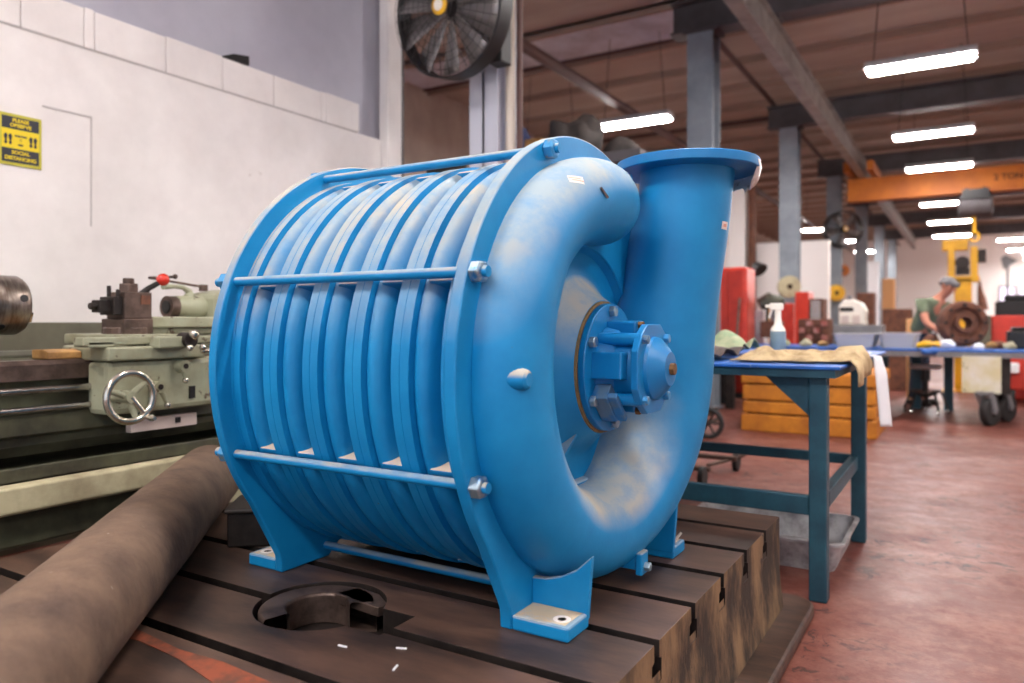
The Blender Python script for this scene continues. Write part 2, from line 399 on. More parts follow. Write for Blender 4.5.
# orange bridge crane
cy_ = 18.7
t = thing('bridge_crane', 'orange bridge crane girder spanning across under the roof beams', 'crane', (-2, cy_, 4.0))
bm = B(); box(bm, -2.35, 6.6, cy_ - .18, cy_ + .18, 3.84, 3.88); box(bm, -2.35, 6.6, cy_ - .12, cy_ + .12, 3.88, 4.3); box(bm, -2.35, 6.6, cy_ - .18, cy_ + .18, 4.3, 4.34)
obj('girder', bm, 'crane', t, smooth=False)
bm = B(); box(bm, -2.34, -2.2, cy_ - .9, cy_ + .9, 4.4, 4.6); box(bm, -1.88, -1.74, cy_ - .9, cy_ + .9, 4.4, 4.6); box(bm, -2.3, -1.8, cy_ - .14, cy_ + .14, 4.34, 4.352)
obj('end_truck', bm, 'crane', t, smooth=False, bevel=.02)
for dy in (-.7, .7):
    bm = B(); cyl(bm, (-1.88, cy_ + dy, 4.5), (-1.82, cy_ + dy, 4.5), .1); obj('wheel', bm, 'black', t)
obj('capacity_text', text_bm('2 TON', .17, FACE_NY(.71, cy_ - .121, 4.12), .004, .004), 'gap', t, smooth=False)
HX = .13
t = thing('chain_hoist', 'grey hoist trolley with yellow chain hanging under the orange crane', 'hoist', (HX, cy_, 3.3))
bm = B(); tube(bm, [(HX - .32, cy_, 3.58), (HX - .3, cy_, 3.58), (HX + .28, cy_, 3.58), (HX + .32, cy_, 3.58)], [.17, .24, .24, .15], 24); obj('hoist_body', bm, 'beam', t)
bm = B(); box(bm, HX - .25, HX + .25, cy_ - .26, cy_ - .2, 3.7, 3.9); tro = obj('trolley', bm, 'black', t, smooth=False)
bm = B(); box(bm, HX - .25, HX + .25, cy_ + .2, cy_ + .26, 3.7, 3.9); obj('trolley', bm, 'black', t, smooth=False)
bm = B(); cyl(bm, (HX - .02, cy_, 3.45), (HX - .02, cy_, 3.0), .03, seg=8); obj('chain', bm, 'yellow', t)
bm = B(); tube(bm, [(HX - .02 + .09 * math.sin(a), cy_, 2.92 + .1 * math.cos(a)) for a in [k * .5 for k in range(0, 10)]], .025, 8); obj('hook', bm, 'yellow', t)
for dx in (-.16, .16):
    for dy in (-.2, .15):
        bm = B(); cyl(bm, (HX + dx, cy_ + dy, 3.911), (HX + dx, cy_ + dy + .05, 3.911), .03, seg=14); obj('wheel', bm, 'black', t)

# pale column with the drum fan at upper left
t = thing('pale_column', 'pale lilac steel column behind the large black fan', 'column', (-2.96, 4.6, 0))
bm = B(); box(bm, -3.1, -2.86, 4.5, 4.52, 0, 5.6); box(bm, -3.1, -2.86, 4.74, 4.76, 0, 5.6); box(bm, -2.99, -2.97, 4.5, 4.76, 0, 5.6); obj('shaft', bm, 'column_light', t, smooth=False)
bm = B(); box(bm, -3.15, -2.8, 4.45, 4.8, 0, .02); obj('base_plate', bm, 'column', t, smooth=False)
bm = B(); cyl(bm, (-2.8, 4.58, 0), (-2.8, 4.58, 5.6), .035, seg=12); tag(obj('conduit_pipe', bm, 'cream_pipe'), 'cream vertical conduit standing along the pale column', 'pipe')
bm = B(); cyl(bm, (-2.735, 4.6, 0), (-2.735, 4.6, 5.6), .022, seg=12); tag(obj('conduit_pipe', bm, 'pipe_brown'), 'rust streaked thin conduit next to the cream conduit', 'pipe')
bm = B(); box(bm, -4.62, -4.4, 5.2, 5.34, 0, 5.6); tag(obj('dark_post', bm, 'beam', smooth=False, bevel=.01), 'dark grey post in the gap between white wall and black fan', 'post')
bm = B(); cyl(bm, (-3.25, 5.25, 2.46), (-3.25, 5.25, 5.6), .02, seg=10); tag(obj('drop_pipe', bm, 'pipe_brown'), 'thin brown vertical pipe hanging below the black fan', 'pipe')

def fan(ctr, R, depth, d, lb, nb=10, nw=36, detail=True, hubm='yellow', mount=None):
    ctr = Vector(ctr); d = Vector(d).normalized(); u, w = frame(d)
    t = thing('drum_fan', lb, 'fan', tuple(ctr - Vector((0, 0, R))))
    bm = B(); lathe(bm, [(-depth, R * .97), (-depth, R), (0, R), (.0, R * .97)], ctr, d, 64, close=True); obj('shroud', bm, 'black', t)
    bm = B()
    for rr in ([R * k / 9 for k in range(2, 10)] if detail else [R * .5, R * .97]):
        pts = [ctr + d * (.02 + .05 * (1 - (rr / R) ** 2)) + (u * math.cos(a) + w * math.sin(a)) * rr for a in [2 * PI * k / 48 for k in range(48)]]
        rings = tube(bm, pts, .0022 if detail else .008, 5, cap=False)
        for k in range(5): bm.faces.new((rings[-1][k], rings[-1][(k + 1) % 5], rings[0][(k + 1) % 5], rings[0][k]))
    for k in range(nw):
        a = 2 * PI * k / nw
        e = u * math.cos(a) + w * math.sin(a)
        tube(bm, [ctr + d * .07 + e * R * .1, ctr + d * .055 + e * R * .55, ctr + d * .02 + e * R * .98], (.003 if detail else .006), 5)
    obj('guard_grille', bm, 'wire', t)
    for k in range(nb):
        a = 2 * PI * k / nb + .2
        bm = B(); vs = []
        for i in range(7):
            rr = R * (.12 + .8 * i / 6); half = rr * .36 * (1 - .15 * i / 6)
            e = u * math.cos(a) + w * math.sin(a); tn = u * -math.sin(a) + w * math.cos(a)
            p = ctr - d * depth * .45 + e * rr
            vs.append([bm.verts.new(p - tn * half - d * half * .5), bm.verts.new(p + tn * half * .1 + d * .012), bm.verts.new(p + tn * half + d * half * .5)])
        for i in range(6):
            for j in range(2): bm.faces.new((vs[i][j], vs[i][j + 1], vs[i + 1][j + 1], vs[i + 1][j]))
        o = obj('blade', bm, 'blade', t); s = o.modifiers.new('s', 'SOLIDIFY'); s.thickness = .004
    bm = B(); cyl(bm, ctr - d * depth * .9, ctr - d * .1, R * .2); obj('motor', bm, 'black', t, bevel=.01)
    bm = B(); lathe(bm, [(.06, 0), (.06, R * .13), (.075, R * .14), (.085, R * .09), (.085, 0)], ctr, d, 24); h = obj('hub_badge', bm, hubm, t)
    bm = B(); lathe(bm, [(.085, R * .085), (.088, R * .08), (.088, 0)], ctr, d, 20); obj('badge_face', bm, 'whiteplastic', h)
    if mount:
        bm = B(); tube(bm, [ctr - d * depth * .7, Vector(mount)], .035, 10); obj('wall_mount', bm, 'black', t)
    return t
fc = Vector((-2.97, 4.04, 3.2))
fan(fc, .455, .13, (-.08, -.97, -.12), 'large black drum fan with round yellow hub badge, high on the pale column', mount=(-2.97, 4.52, 3.2))
bm = B(); box(bm, -2.86, -2.74, 4.36, 4.5, 2.9, 3.4)
tag(obj('electrical_box', bm, 'black', smooth=False, bevel=.01), 'black electrical box on the pale column beside the large fan', 'electrical box')
fan((-2.62, 20.2, 3.42), .46, .25, (.45, -.85, 0), 'small dark fan far away on the third steel column', nb=5, nw=16, detail=False, hubm='yellow', mount=(-2.85, 20.33, 3.42))

# storage rack behind the blower with dark gear on it
t = thing('storage_rack', 'dark storage rack mostly hidden behind the blower, with bundles on top', 'rack', (-3.8, 5.9, 0))
for x in (-5.4, -2.25):
    for y in (5.5, 6.6):
        bm = B(); box(bm, x - .04, x + .04, y - .04, y + .04, 0, 2.36); obj('post', bm, 'beam', t, smooth=False)
for z in (.5, 1.4, 2.36):
    bm = B(); box(bm, -5.5, -2.15, 5.42, 6.68, z, z + .08); obj('deck', bm, 'beam', t, smooth=False)
def lump(name, c, r, sc, m, lb, cat, seed=0, amp=.25, freq=2.2, group=None, seg=28):
    bm = B(); ball(bm, (0, 0, 0), r, seg, sc)
    for v in bm.verts:
        n = mnoise.noise(Vector(v.co) * freq / r * .5 + Vector((seed * 7.1, seed, 0))); v.co *= 1 + amp * n
        if v.co.z < -r * sc[2] * .6: v.co.z = -r * sc[2] * .6
        v.co += Vector(c)
    return tag(obj(name, bm, m, angle=80), lb, cat, group)
lump('tarp_bundle', (-2.98, 5.95, 2.62), .27, (.95, .7, 1.1), 'tarpgrey', 'dark bundled tarp behind the top of the blue blower', 'bundle', 3, .5, 5)
lump('blue_bag', (-3.36, 5.7, 2.6), .12, (.8, .8, 1.6), 'navy', 'navy blue bag beside the bundled tarp above the blower', 'bag', 5, .4, 4)
lump('dark_bundle', (-2.52, 5.95, 2.54), .17, (1.0, .7, .85), 'tarpgrey', 'lower dark bundle beside the outlet flange', 'bundle', 9, .4)
bm = B(); box(bm, -3.2, -3.04, 5.46, 5.6, 2.44, 2.64, None)
tag(obj('cardboard_box', bm, 'orange_oil', smooth=False, bevel=.005), 'small tan cardboard box against the dark tarp above the blower', 'box')
lump('dark_sack', (-4.35, 5.9, 2.54), .17, (1.4, .8, .9), 'tarpgrey', 'small dark sack on the rack below the gap beside the fan', 'sack', 12, .4)
bm = B(); box(bm, -4.28, -4.22, 2.52, 2.62, 2.73, 2.79)
bm.free()
bm = B(); prism(bm, [(3.0, 2.732), (3.2, 2.732), (3.2, 2.79), (3.08, 2.77)], 0, -4.0, -3.9); tag(obj('metal_bracket', bm, 'black', smooth=False), 'small dark bracket lying on top of the white wall', 'bracket')

# distancing sign on the wall
sx = -3.894; y0, y1, z0, z1 = 1.757, 1.947, 1.85, 2.096
t = thing('wall_sign', 'yellow and black distancing sign on the white wall', 'sign', (sx, (y0 + y1) / 2, z0))
ym = (y0 + y1) / 2
bm = B(); box(bm, sx - .004, sx, y0, y1, z0, z1); obj('sign_plate', bm, 'signolive', t, smooth=False)
bm = B(); box(bm, sx, sx + .001, y0 + .012, y1 - .012, z0 + .014, z0 + .08); obj('black_panel', bm, 'signblack', t, smooth=False)
bm = B(); box(bm, sx, sx + .001, y0 + .012, y1 - .012, z1 - .072, z1 - .014); obj('black_panel', bm, 'signblack', t, smooth=False)
bm = B(); box(bm, sx, sx + .001, y0 + .012, y1 - .012, z0 + .082, z1 - .074); obj('yellow_panel', bm, 'signyellow', t, smooth=False)
def stext(s, size, z, m='signyellow'):
    bm = text_bm(s, size, FACE_X(sx + .0015, ym, z), .0006, .0009)
    obj('sign_text', bm, m, t, smooth=False)
stext('PLEASE', .0235, z1 - .031); stext('OBSERVE', .0235, z1 - .055)
stext('SOCIAL', .0235, z0 + .062); stext('DISTANCING', .0235, z0 + .034)
stext('MAINTAIN', .011, z0 + .142, 'signblack'); stext('6', .02, z0 + .122, 'signblack'); stext('FEET', .011, z0 + .1, 'signblack')
for dy in (-.066, -.046, .046, .066):
    bm = B()
    s = 1 if dy > 0 else -1; up = .004 if abs(abs(dy) - .056) > 0 else 0
    prism(bm, [(ym + dy + .0088 * math.cos(a) * (1 if math.sin(a) > 0 else .75), z0 + .132 + .017 * math.sin(a)) for a in [2 * PI * k / 16 for k in range(16)]], 0, sx + .001, sx + .002)
    prism(bm, [(ym + dy + .0065 * math.cos(a), z0 + .107 + .0095 * math.sin(a)) for a in [2 * PI * k / 12 for k in range(12)]], 0, sx + .001, sx + .002)
    obj('footprint', bm, 'signblack', t, smooth=False)

# ------------------------------------------------------------------ the blower
YC, ZC, TZ = 1.924, .976, .372
XF, XB, TH = -.923, -1.731, .032
RP = .638
bl = thing('centrifugal_blower', 'large blue multistage blower with ribbed casing, volute and upright outlet', 'blower', (-1.33, YC, TZ))
def pol(r, deg): return (YC + r * math.cos(rad(deg)), ZC + r * math.sin(rad(deg)))
def plate_outline():
    """outline as (y,z) from right foot counter-clockwise over the top to the left foot; and the matching lower edge"""
    pts = []
    for k in range(0, 101):
        a = -37 + (254) * k / 100
        pts.append(pol(RP, a))
    yl = 1.514
    return pts + [(yl - .004, .42), (yl, TZ), (1.70, TZ), (1.745, .41), (2 * YC - 1.745, .41), (2 * YC - 1.70, TZ), (2 * YC - yl, TZ), (2 * YC - yl + .004, .42)]
def holed_plate(x0, x1, rin):
    bm = B(); out = plate_outline()
    n = len(out); inner = []
    for p in out:
        a = math.atan2(p[1] - ZC, p[0] - YC); inner.append((YC + rin * math.cos(a), ZC + rin * math.sin(a)))
    annulus(bm, out, inner, 0, x0, x1); return bm
fp = obj('outlet_end_plate', holed_plate(XF - TH, XF, .335), 'blue', bl, bevel=.004)
bp = obj('inlet_end_plate', holed_plate(XB, XB + .0275, .3), 'blue', bl, bevel=.004)
bm = B(); lathe(bm, [(XB - .16, .2), (XB - .16, .3), (XB - .13, .3), (XB - .13, .21), (XB, .24), (XB, .2)], (0, YC, ZC), (1, 0, 0), 48); obj('inlet_neck', bm, 'blue', bl)

# stage casings: flange band + rounded barrel, radial webs in the gaps
xl = XB + .0275
def stage(x0, first=False):
    """flange band centred x0, barrel to its +X side"""
    h = .026
    prof = [(x0 - h + .004 if not first else xl, .45), (x0 - h if not first else xl, .588), (x0 - .0013, .588), (x0 - .001, .5868), (x0 + .001, .5868), (x0 + .0013, .588), (x0 + h, .588), (x0 + h + .0015, .568)]
    prof += [(x0 + a, b) for a, b in ((.030, .5705), (.036, .5765), (.044, .580), (.053, .5795), (.062, .575), (.070, .566), (.077, .552), (.083, .534), (.087, .51), (.090, .48), (.116, .475), (.116, .45))]
    bm = B(); lathe(bm, prof, (0, YC, ZC), (1, 0, 0), 96)
    s = obj('stage_casing', bm, 'blue', bl)
    for a in (22.5, 67.5, 112.5, 157.5, 202.5, 247.5, 292.5, 337.5):
        bm = B()
        m = Matrix.Translation((0, YC, ZC)) @ Matrix.Rotation(rad(a - 90), 4, 'X')
        box(bm, x0 + .05, x0 + .1445 - h + .001, -.008, .008, .46, .584, m)
        obj('web', bm, 'blue_tan', s, smooth=False, bevel=.004)
for k in range(5): stage(-1.694 + .1445 * k, k == 0)
bm = B(); lathe(bm, [(-.998, .45), (-.998, .588), (XF - TH, .588), (XF - TH, .45)], (0, YC, ZC), (1, 0, 0), 96); obj('end_flange', bm, 'blue', bl)
# tie rods with nuts at both ends
for a in (22.5, 67.5, 112.5, 157.5, 202.5, 247.5, 292.5, 337.5):
    y, z = pol(.614, a)
    bm = B(); cyl(bm, (XB - .05, y, z), (XF + .038, y, z), .0125, seg=16); r = obj('tie_rod', bm, 'blue', bl)
    bm = B(); hexbolt(bm, (XF, y, z), (1, 0, 0), .026, .027); obj('nut', bm, 'nut' if abs(math.sin(rad(a))) < .5 else 'bluenut', r, smooth=False, bevel=.002)
    bm = B(); hexbolt(bm, (XB, y, z), (-1, 0, 0), .026, .027); obj('nut', bm, 'bluenut', r, smooth=False, bevel=.002)
# volute and outlet: one tapering tube swept round the face and up to the flange
def rho(t):      # t = sweep angle in degrees, 88 .. 360
    P = [(70, .12), (92, .12), (120, .11), (140, .106), (180, .115), (240, .117), (270, .128), (285, .143), (300, .16), (330, .177), (360, .182)]
    for (a, r0), (b, r1) in zip(P, P[1:]):
        if t <= b:
            f = max(0, (t - a) / (b - a))
            return r0 + (r1 - r0) * f
    return P[-1][1]
def xsp(t):
    P = [(80, -.885), (90, -.89), (180, -.912), (250, -.905), (300, -.885), (360, -.865)]
    for (a, r0), (b, r1) in zip(P, P[1:]):
        if t <= b: return r0 + (r1 - r0) * max(0, (t - a) / (b - a))
    return P[-1][1]
RO = .578
secs = []           # (center, radial vector, radius)
def arc_sec(t, sc=1.0):
    r = rho(t); rs = RO - r; a = rad(t)
    return (Vector((xsp(t), YC + rs * math.cos(a), ZC + rs * math.sin(a))), Vector((0, math.cos(a), math.sin(a))), r * sc)
for k in range(8):                       # rounded closed nose at the tongue
    f = k / 8
    c_n, e_n, r_n = arc_sec(93 - 19 * math.cos(f * PI / 2), max(.02, math.sin(f * PI / 2)))
    secs.append((c_n - e_n * .04 * (1 - math.sin(f * PI / 2)), e_n, r_n))
for k in range(69): secs.append(arc_sec(93 + 267 * k / 68))
c0, c1 = Vector((-.865, YC + RO - .182, ZC)), Vector((-.765, 2.329, 1.575))
for k in range(1, 21):
    f = k / 20; g = f * f * (3 - 2 * f)
    secs.append((c0.lerp(c1, f) + Vector(((g - f) * .06, 0, 0)), Vector((0, 1, 0)), .182 + (.1465 - .182) * min(1, f * 1.15) if f < .87 else .1465))
bm = B(); rings = []
NS = 48
for i, (c, e, r) in enumerate(secs):
    ring = []
    for k in range(NS):
        a = 2 * PI * k / NS
        p = c + Vector((1, 0, 0)) * (r * math.cos(a)) + e * (r * math.sin(a))
        rr = math.hypot(p.y - YC, p.z - ZC)
        lim = -.985 if rr < .33 else -.93
        if i < 78 + 10: p.x = max(p.x, lim)
        ring.append(bm.verts.new(p))
    rings.append(ring)
for a, b in zip(rings, rings[1:]):
    for k in range(NS): bm.faces.new((a[k], a[(k + 1) % NS], b[(k + 1) % NS], b[k]))
bm.faces.new(rings[0]); bm.faces.new(rings[-1])
vol = obj('volute', bm, 'blue', bl, angle=60)
# paper labels, boss, short pin on the volute
def tube_point(t, phi, lift=.0):
    c, e, r = arc_sec(t); n = Vector((math.cos(phi), 0, 0)) + e * math.sin(phi)
    return c + n * (r + lift), n, Vector((0, -math.sin(rad(t)), math.cos(rad(t))))
def patch(name, t, phi, w, h, m, parent, roll=0, lift=.0012):
    bm = B(); N = 6; g = []
    for i in range(N + 1):
        row = []
        for j in range(N + 1):
            a, b = (i / N - .5) * w, (j / N - .5) * h
            a, b = a * math.cos(roll) - b * math.sin(roll), a * math.sin(roll) + b * math.cos(roll)
            row.append(bm.verts.new(tube_point(t + math.degrees(a / .5), phi + b / rho(t), lift)[0]))
        g.append(row)
    for i in range(N):
        for j in range(N): bm.faces.new((g[i][j], g[i + 1][j], g[i + 1][j + 1], g[i][j + 1]))
    return obj(name, bm, m, parent)
ROLL = .75
lab = patch('paper_label', 120, rad(46), .042, .024, 'white_label', vol, ROLL); lab['label'] = 'small white label with faded print'
for k in range(2): patch('print_line', 120, rad(46 + (-2.6 if k else 2.6)), .034, .004, 'label_ink', lab, ROLL, .0018)
p, n, tg = tube_point(113, rad(12)); bm = B(); tg = tg * -.5 + n.cross(tg) * .87; cyl(bm, p - tg * .018 + n * .003, p + tg * .018 + n * .003, .0035, seg=8); obj('pin', bm, 'steel', vol)
bm = B(); tube(bm, [(-.9, 1.392, .977), (-.82, 1.392, .977), (-.808, 1.392, .977), (-.803, 1.392, .977)], [.027, .024, .021, .015], 20); obj('boss', bm, 'blue', vol)
# outlet flange
fc_ = Vector((-.765, 2.329, 1.575))
bm = B(); lathe(bm, [(0, .12), (0, .223), (.03, .223), (.03, .12)], fc_, (0, 0, 1), 80, close=True); fl = obj('outlet_flange', bm, 'blue_clean', bl, bevel=.003)
bm = B(); lathe(bm, [(-.26, .1515), (-.262, .1555), (-.27, .158)], fc_, (0, 0, 1), 60); bm.free()
for k in range(8):
    a = 2 * PI * (k + .5) / 8
    bm = B(); p = fc_ + Vector((math.cos(a), math.sin(a), 0)) * .19
    cyl(bm, p + Vector((0, 0, .02)), p + Vector((0, 0, .0305)), .011, seg=14); obj('bolt_hole', bm, 'gap', fl)
# torn plastic wrap hanging under the rim
bm = B(); g = []
for i in range(22):
    a = rad(-2 + 84 * i / 21); row = []
    fade = math.sin(PI * min(1, i / 5) / 2) * (1 - .5 * (i / 21) ** 2)
    for j in range(6):
        f = j / 5
        rr = .2245 + .004 * math.sin(PI * f) * fade - .035 * f * f * fade + .004 * mnoise.noise(Vector((i * .6, j * .8, 0))); dz = .012 - (.075 + .03 * mnoise.noise(Vector((i * .55, 3, 1))) + .008 * mnoise.noise(Vector((i * 1.7, 7, 1)))) * f * fade
        row.append(bm.verts.new(fc_ + Vector((math.cos(a) * rr, math.sin(a) * rr, .006 + dz + .004 * mnoise.noise(Vector((i * .9, j * 1.1, 5)))))))
    g.append(row)
for i in range(21):
    for j in range(5): bm.faces.new((g[i][j], g[i + 1][j], g[i + 1][j + 1], g[i][j + 1]))
w = obj('torn_wrap', bm, 'wrap', fl, angle=20); w['label'] = 'torn clear plastic wrap under the rim'
sol = w.modifiers.new('s', 'SOLIDIFY'); sol.thickness = .0015
# outlet tag
def out_point(z, ang, lift=0):
    f = (z - ZC) / (1.575 - ZC); c = c0.lerp(c1, f) + Vector(((f * f * (3 - 2 * f) - f) * .06, 0, 0)); r = (.182 + (.1465 - .182) * min(1, f * 1.15)) + lift
    return c + Vector((math.cos(ang) * r, math.sin(ang) * r, 0))
bm = B(); g = [[bm.verts.new(out_point(1.385 + dz, rad(-9 + da), .0012)) for dz in (0, .024)] for da in (-7, -3.5, 0, 3.5, 7)]
for a, b in zip(g, g[1:]): bm.faces.new((a[0], b[0], b[1], a[1]))
lb2 = obj('paper_label', bm, 'white_label', vol)
bm = B(); g = [[bm.verts.new(out_point(1.392 + dz, rad(-9 + da), .0018)) for dz in (0, .01)] for da in (-4, 0, 4)]
for a, b in zip(g, g[1:]): bm.faces.new((a[0], b[0], b[1], a[1]))
obj('print_line', bm, 'label_ink', lb2)
# recessed disc, hub cone and bearing housing
bm = B(); lathe(bm, [(-1.03, .02), (-1.03, .345), (-.93, .345), (-.93, .335), (-.95, .325), (-.952, .262), (-.945, .246), (-.93, .232), (-.90, .205), (-.872, .186), (-.872, .02)], (0, YC, ZC), (1, 0, 0), 72); hub = obj('hub_cone', bm, 'blue', bl)
for a in (150,):
    bm = B(); m = Matrix.Translation((0, YC, ZC)) @ Matrix.Rotation(rad(a), 4, 'X'); prism(bm, [(-.99, .2), (-.99, .34), (-.945, .34), (-.9, .2)], 1, -.006, .006, m @ Matrix.Rotation(0, 4, 'X'))
    bm.transform(Matrix.Identity(4)); obj('rib', bm, 'blue', hub, smooth=False)
bm = B(); lathe(bm, [(-.884, .02), (-.884, .186), (-.866, .183), (-.866, .02)], (0, YC, ZC), (1, 0, 0), 60); obj('gasket', bm, 'gasket', hub)
bm = B(); lathe(bm, [(-.866, .02), (-.866, .177), (-.846, .177), (-.846, .02)], (0, YC, ZC), (1, 0, 0), 60); bh = obj('bearing_housing', bm, 'blue_clean', bl, bevel=.003)
for k in range(6):
    y, z = pol(.155, 30 + 60 * k + 2)
    bm = B(); hexbolt(bm, (-.846, y, z), (1, 0, 0), .016, .016); obj('bolt', bm, 'nut' if k in (1, 2, 3, 4) else 'brass', bh, smooth=False, bevel=.001)
bm = B(); lathe(bm, [(-.85, .118), (-.81, .108), (-.80, .098), (-.745, .094), (-.745, .02)], (0, YC, ZC), (1, 0, 0), 48); obj('housing_barrel', bm, 'blue_clean', bh)
for a, w_, r1, dark in ((175, .072, .132, 0), (92, .06, .128, 0), (268, .07, .12, 0), (0, .07, .13, 0)):
    m = Matrix.Translation((0, YC, ZC)) @ Matrix.Rotation(rad(a), 4, 'X')
    bm = B(); box(bm, -.85, -.762, .06, r1, -w_ / 2, w_ / 2, m); obj('housing_lug', bm, 'blue_clean', bh, smooth=False, bevel=.005)
for a in (45, 135, 225, 315):
    y, z = pol(.112, a)
    bm = B(); cyl(bm, (-.85, y, z), (-.73, y, z), .017); obj('bolt_sleeve', bm, 'blue_clean', bh)
    bm = B(); hexbolt(bm, (-.722, y, z), (1, 0, 0), .013, .015); obj('bolt', bm, 'nut' if a == 135 else 'bluenut', bh, smooth=False, bevel=.001)
bm = B(); prism(bm, [pol(.122 if k % 2 == 0 else .134, 22.5 * k + 11.25 + 0) for k in range(16)] if 0 else [pol(.128 if abs(((22.5 * k) % 90) - 45) < 23 else .119, 22.5 * k) for k in range(16)], 0, -.742, -.722); obj('cover_plate', bm, 'blue_clean', bh, smooth=False, bevel=.003)
bm = B(); lathe(bm, [(-.724, .086), (-.712, .084), (-.69, .062), (-.682, .05), (-.676, .045), (-.676, .0)], (0, YC, ZC), (1, 0, 0), 48); obj('bearing_cap', bm, 'blue_clean', bh)
bm = B(); cyl(bm, (-.676, YC, ZC), (-.664, YC, ZC), .016, seg=8); obj('plug', bm, 'rust', bh)
m = Matrix.Translation((0, YC, ZC)) @ Matrix.Rotation(rad(226), 4, 'X')
bm = B(); box(bm, -.845, -.80, .1, .15, -.05, .05, m); box(bm, -.80, -.775, .13, .146, -.05, .05, m); obj('guard_bracket', bm, 'worn', bh, smooth=False, bevel=.003)
for a in (95, 255, 285):
    y, z = pol(.118, a); bm = B(); hexbolt(bm, (-.762, y, z), (1, 0, 0), .01, .014); obj('screw', bm, 'rust', bh, smooth=False)
# feet
def foot(side, end):
    y0, y1 = (1.514, 1.70)
    yy = lambda y: y if side < 0 else 2 * YC - y
    if end > 0: xa, xb = XF, XF + .150
    else: xa, xb = XB - .118, XB
    a, b = sorted((yy(1.514), yy(1.626)))
    bm = B(); box(bm, xa, xb, a, b, TZ, TZ + .036); f = obj('foot_pad', bm, 'blue', bl, smooth=False, bevel=.006)
    ga, gb = sorted((yy(1.612), yy(1.63)))
    xo, xi = (xb, xa) if end > 0 else (xa, xb)
    d = 1 if end > 0 else -1
    bm = B(); prism(bm, [(xi, TZ + .02), (xo, TZ + .02), (xo + d * .012, .545), (xo - d * .03, .506), (xo - d * .07, .484), (xo - d * .11, .473), (xi, .47)] if end > 0 else [(xi, TZ + .02), (xo, TZ + .02), (xo, TZ + .05), (xi, .62)], 1, ga, gb); obj('gusset', bm, 'blue', f, smooth=False, bevel=.003)
    yb = (a + b) / 2 - side * -.012
    xh = xb - .035 if end > 0 else xa + .04
    bm = B(); lathe(bm, [(0, .021), (.0016, .021), (.0016, .011), (0, .011)], (xh, yy(1.552), TZ + .036), (0, 0, 1), 24, close=True); obj('hole_rim', bm, 'white_label', f)
    bm = B(); cyl(bm, (xh, yy(1.552), TZ + .03), (xh, yy(1.552), TZ + .0366), .011); obj('bolt_hole', bm, 'gap', f)
    bm = B(); N = 10
    box(bm, min(xi + d * .008, xo - d * .012), max(xi + d * .008, xo - d * .012), min(yy(1.522), yy(1.61)), max(yy(1.522), yy(1.61)), TZ + .0358, TZ + .0366); obj('dust_film', bm, 'dusty', f, smooth=False)
for s in (-1, 1):
    for e in (-1, 1): foot(s, e)
# drain lug under the volute
bm = B(); box(bm, -.79, -.77, 1.955, 2.005, .398, .46); box(bm, -.85, -.79, 1.96, 2.0, .41, .46); dl = obj('drain_lug', bm, 'blue', bl, smooth=False, bevel=.004)
bm = B(); hexbolt(bm, (-.77, 1.98, .42), (1, 0, 0), .013, .016); obj('drain_plug', bm, 'nut', dl, smooth=False)

# ------------------------------------------------------------------ T-slot floor table
YN, YF, XL, XR = .42, 2.92, -2.55, -.6045
slots = [1.627 + .265 * k for k in range(-4, 5)]
prof = [(YN, .06), (YN, TZ)]
for s in slots:
    prof += [(s - .0165, TZ), (s - .0165, TZ - .04), (s - .03, TZ - .045), (s - .03, TZ - .095), (s + .03, TZ - .095), (s + .03, TZ - .045), (s + .0165, TZ - .04), (s + .0165, TZ)]
prof += [(YF, TZ), (YF, .06)]
bm = B(); prism(bm, prof, 0, XL, XR)
bmesh.ops.recalc_face_normals(bm, faces=bm.faces)
me = bpy.data.meshes.new('tt'); bm.to_mesh(me); bm.free(); oa = bpy.data.objects.new('tt', me); C.objects.link(oa)
bm = B(); cyl(bm, (-1.43, 1.40, .285), (-1.43, 1.40, .5), .168, seg=64); box(bm, -1.30, -1.17, 1.33, 1.46, .30, .5)
bmesh.ops.recalc_face_normals(bm, faces=bm.faces)
me = bpy.data.meshes.new('tc'); bm.to_mesh(me); bm.free(); oc = bpy.data.objects.new('tc', me); C.objects.link(oc)
md = oa.modifiers.new('b', 'BOOLEAN'); md.object = oc; md.operation = 'DIFFERENCE'; md.solver = 'EXACT'
md.use_self = True
dg = bpy.context.evaluated_depsgraph_get(); dg.update()
me2 = bpy.data.meshes.new_from_object(oa.evaluated_get(dg)); bm = B(); bm.from_mesh(me2)
bpy.data.objects.remove(oa); bpy.data.objects.remove(oc)
tt = thing('slotted_floor_table', 'brown cast iron T-slotted floor table carrying the blue blower', 'machine table', ((XL + XR) / 2, (YN + YF) / 2, 0))
# two materials: top faces machined, sides rusty
top = obj('slotted_top', bm, 'cast_top', tt, smooth=False, bevel=.0025)
top.data.materials.clear(); top.data.materials.append(M['cast_top']); top.data.materials.append(M['cast_side']); top.data.materials.append(M['dark_steel'])
for p in top.data.polygons:
    if p.normal.z > .5 and p.center.z > TZ - .01: p.material_index = 0
    elif abs(p.normal.x) > .7 and p.area > .05: p.material_index = 1
    elif abs(p.normal.y) > .7 and (p.center.y < YN - (YN + YF) / 2 + .02 or p.center.y > YF - (YN + YF) / 2 - .02): p.material_index = 1
    else: p.material_index = 2
bm = B()
fo = [(XL - .08, YN), (XR + .115, YN), (XR + .115, 2.9)] + [(XR + .015 + .1 * math.cos(a), 2.96 + .1 * math.sin(a)) for a in [PI / 2 * k / 8 for k in range(9)]] + [(XL - .08, 3.06)]
prism(bm, fo, 2, 0, .045); obj('base_flange', bm, 'cast_top', tt, smooth=False, bevel=.012)
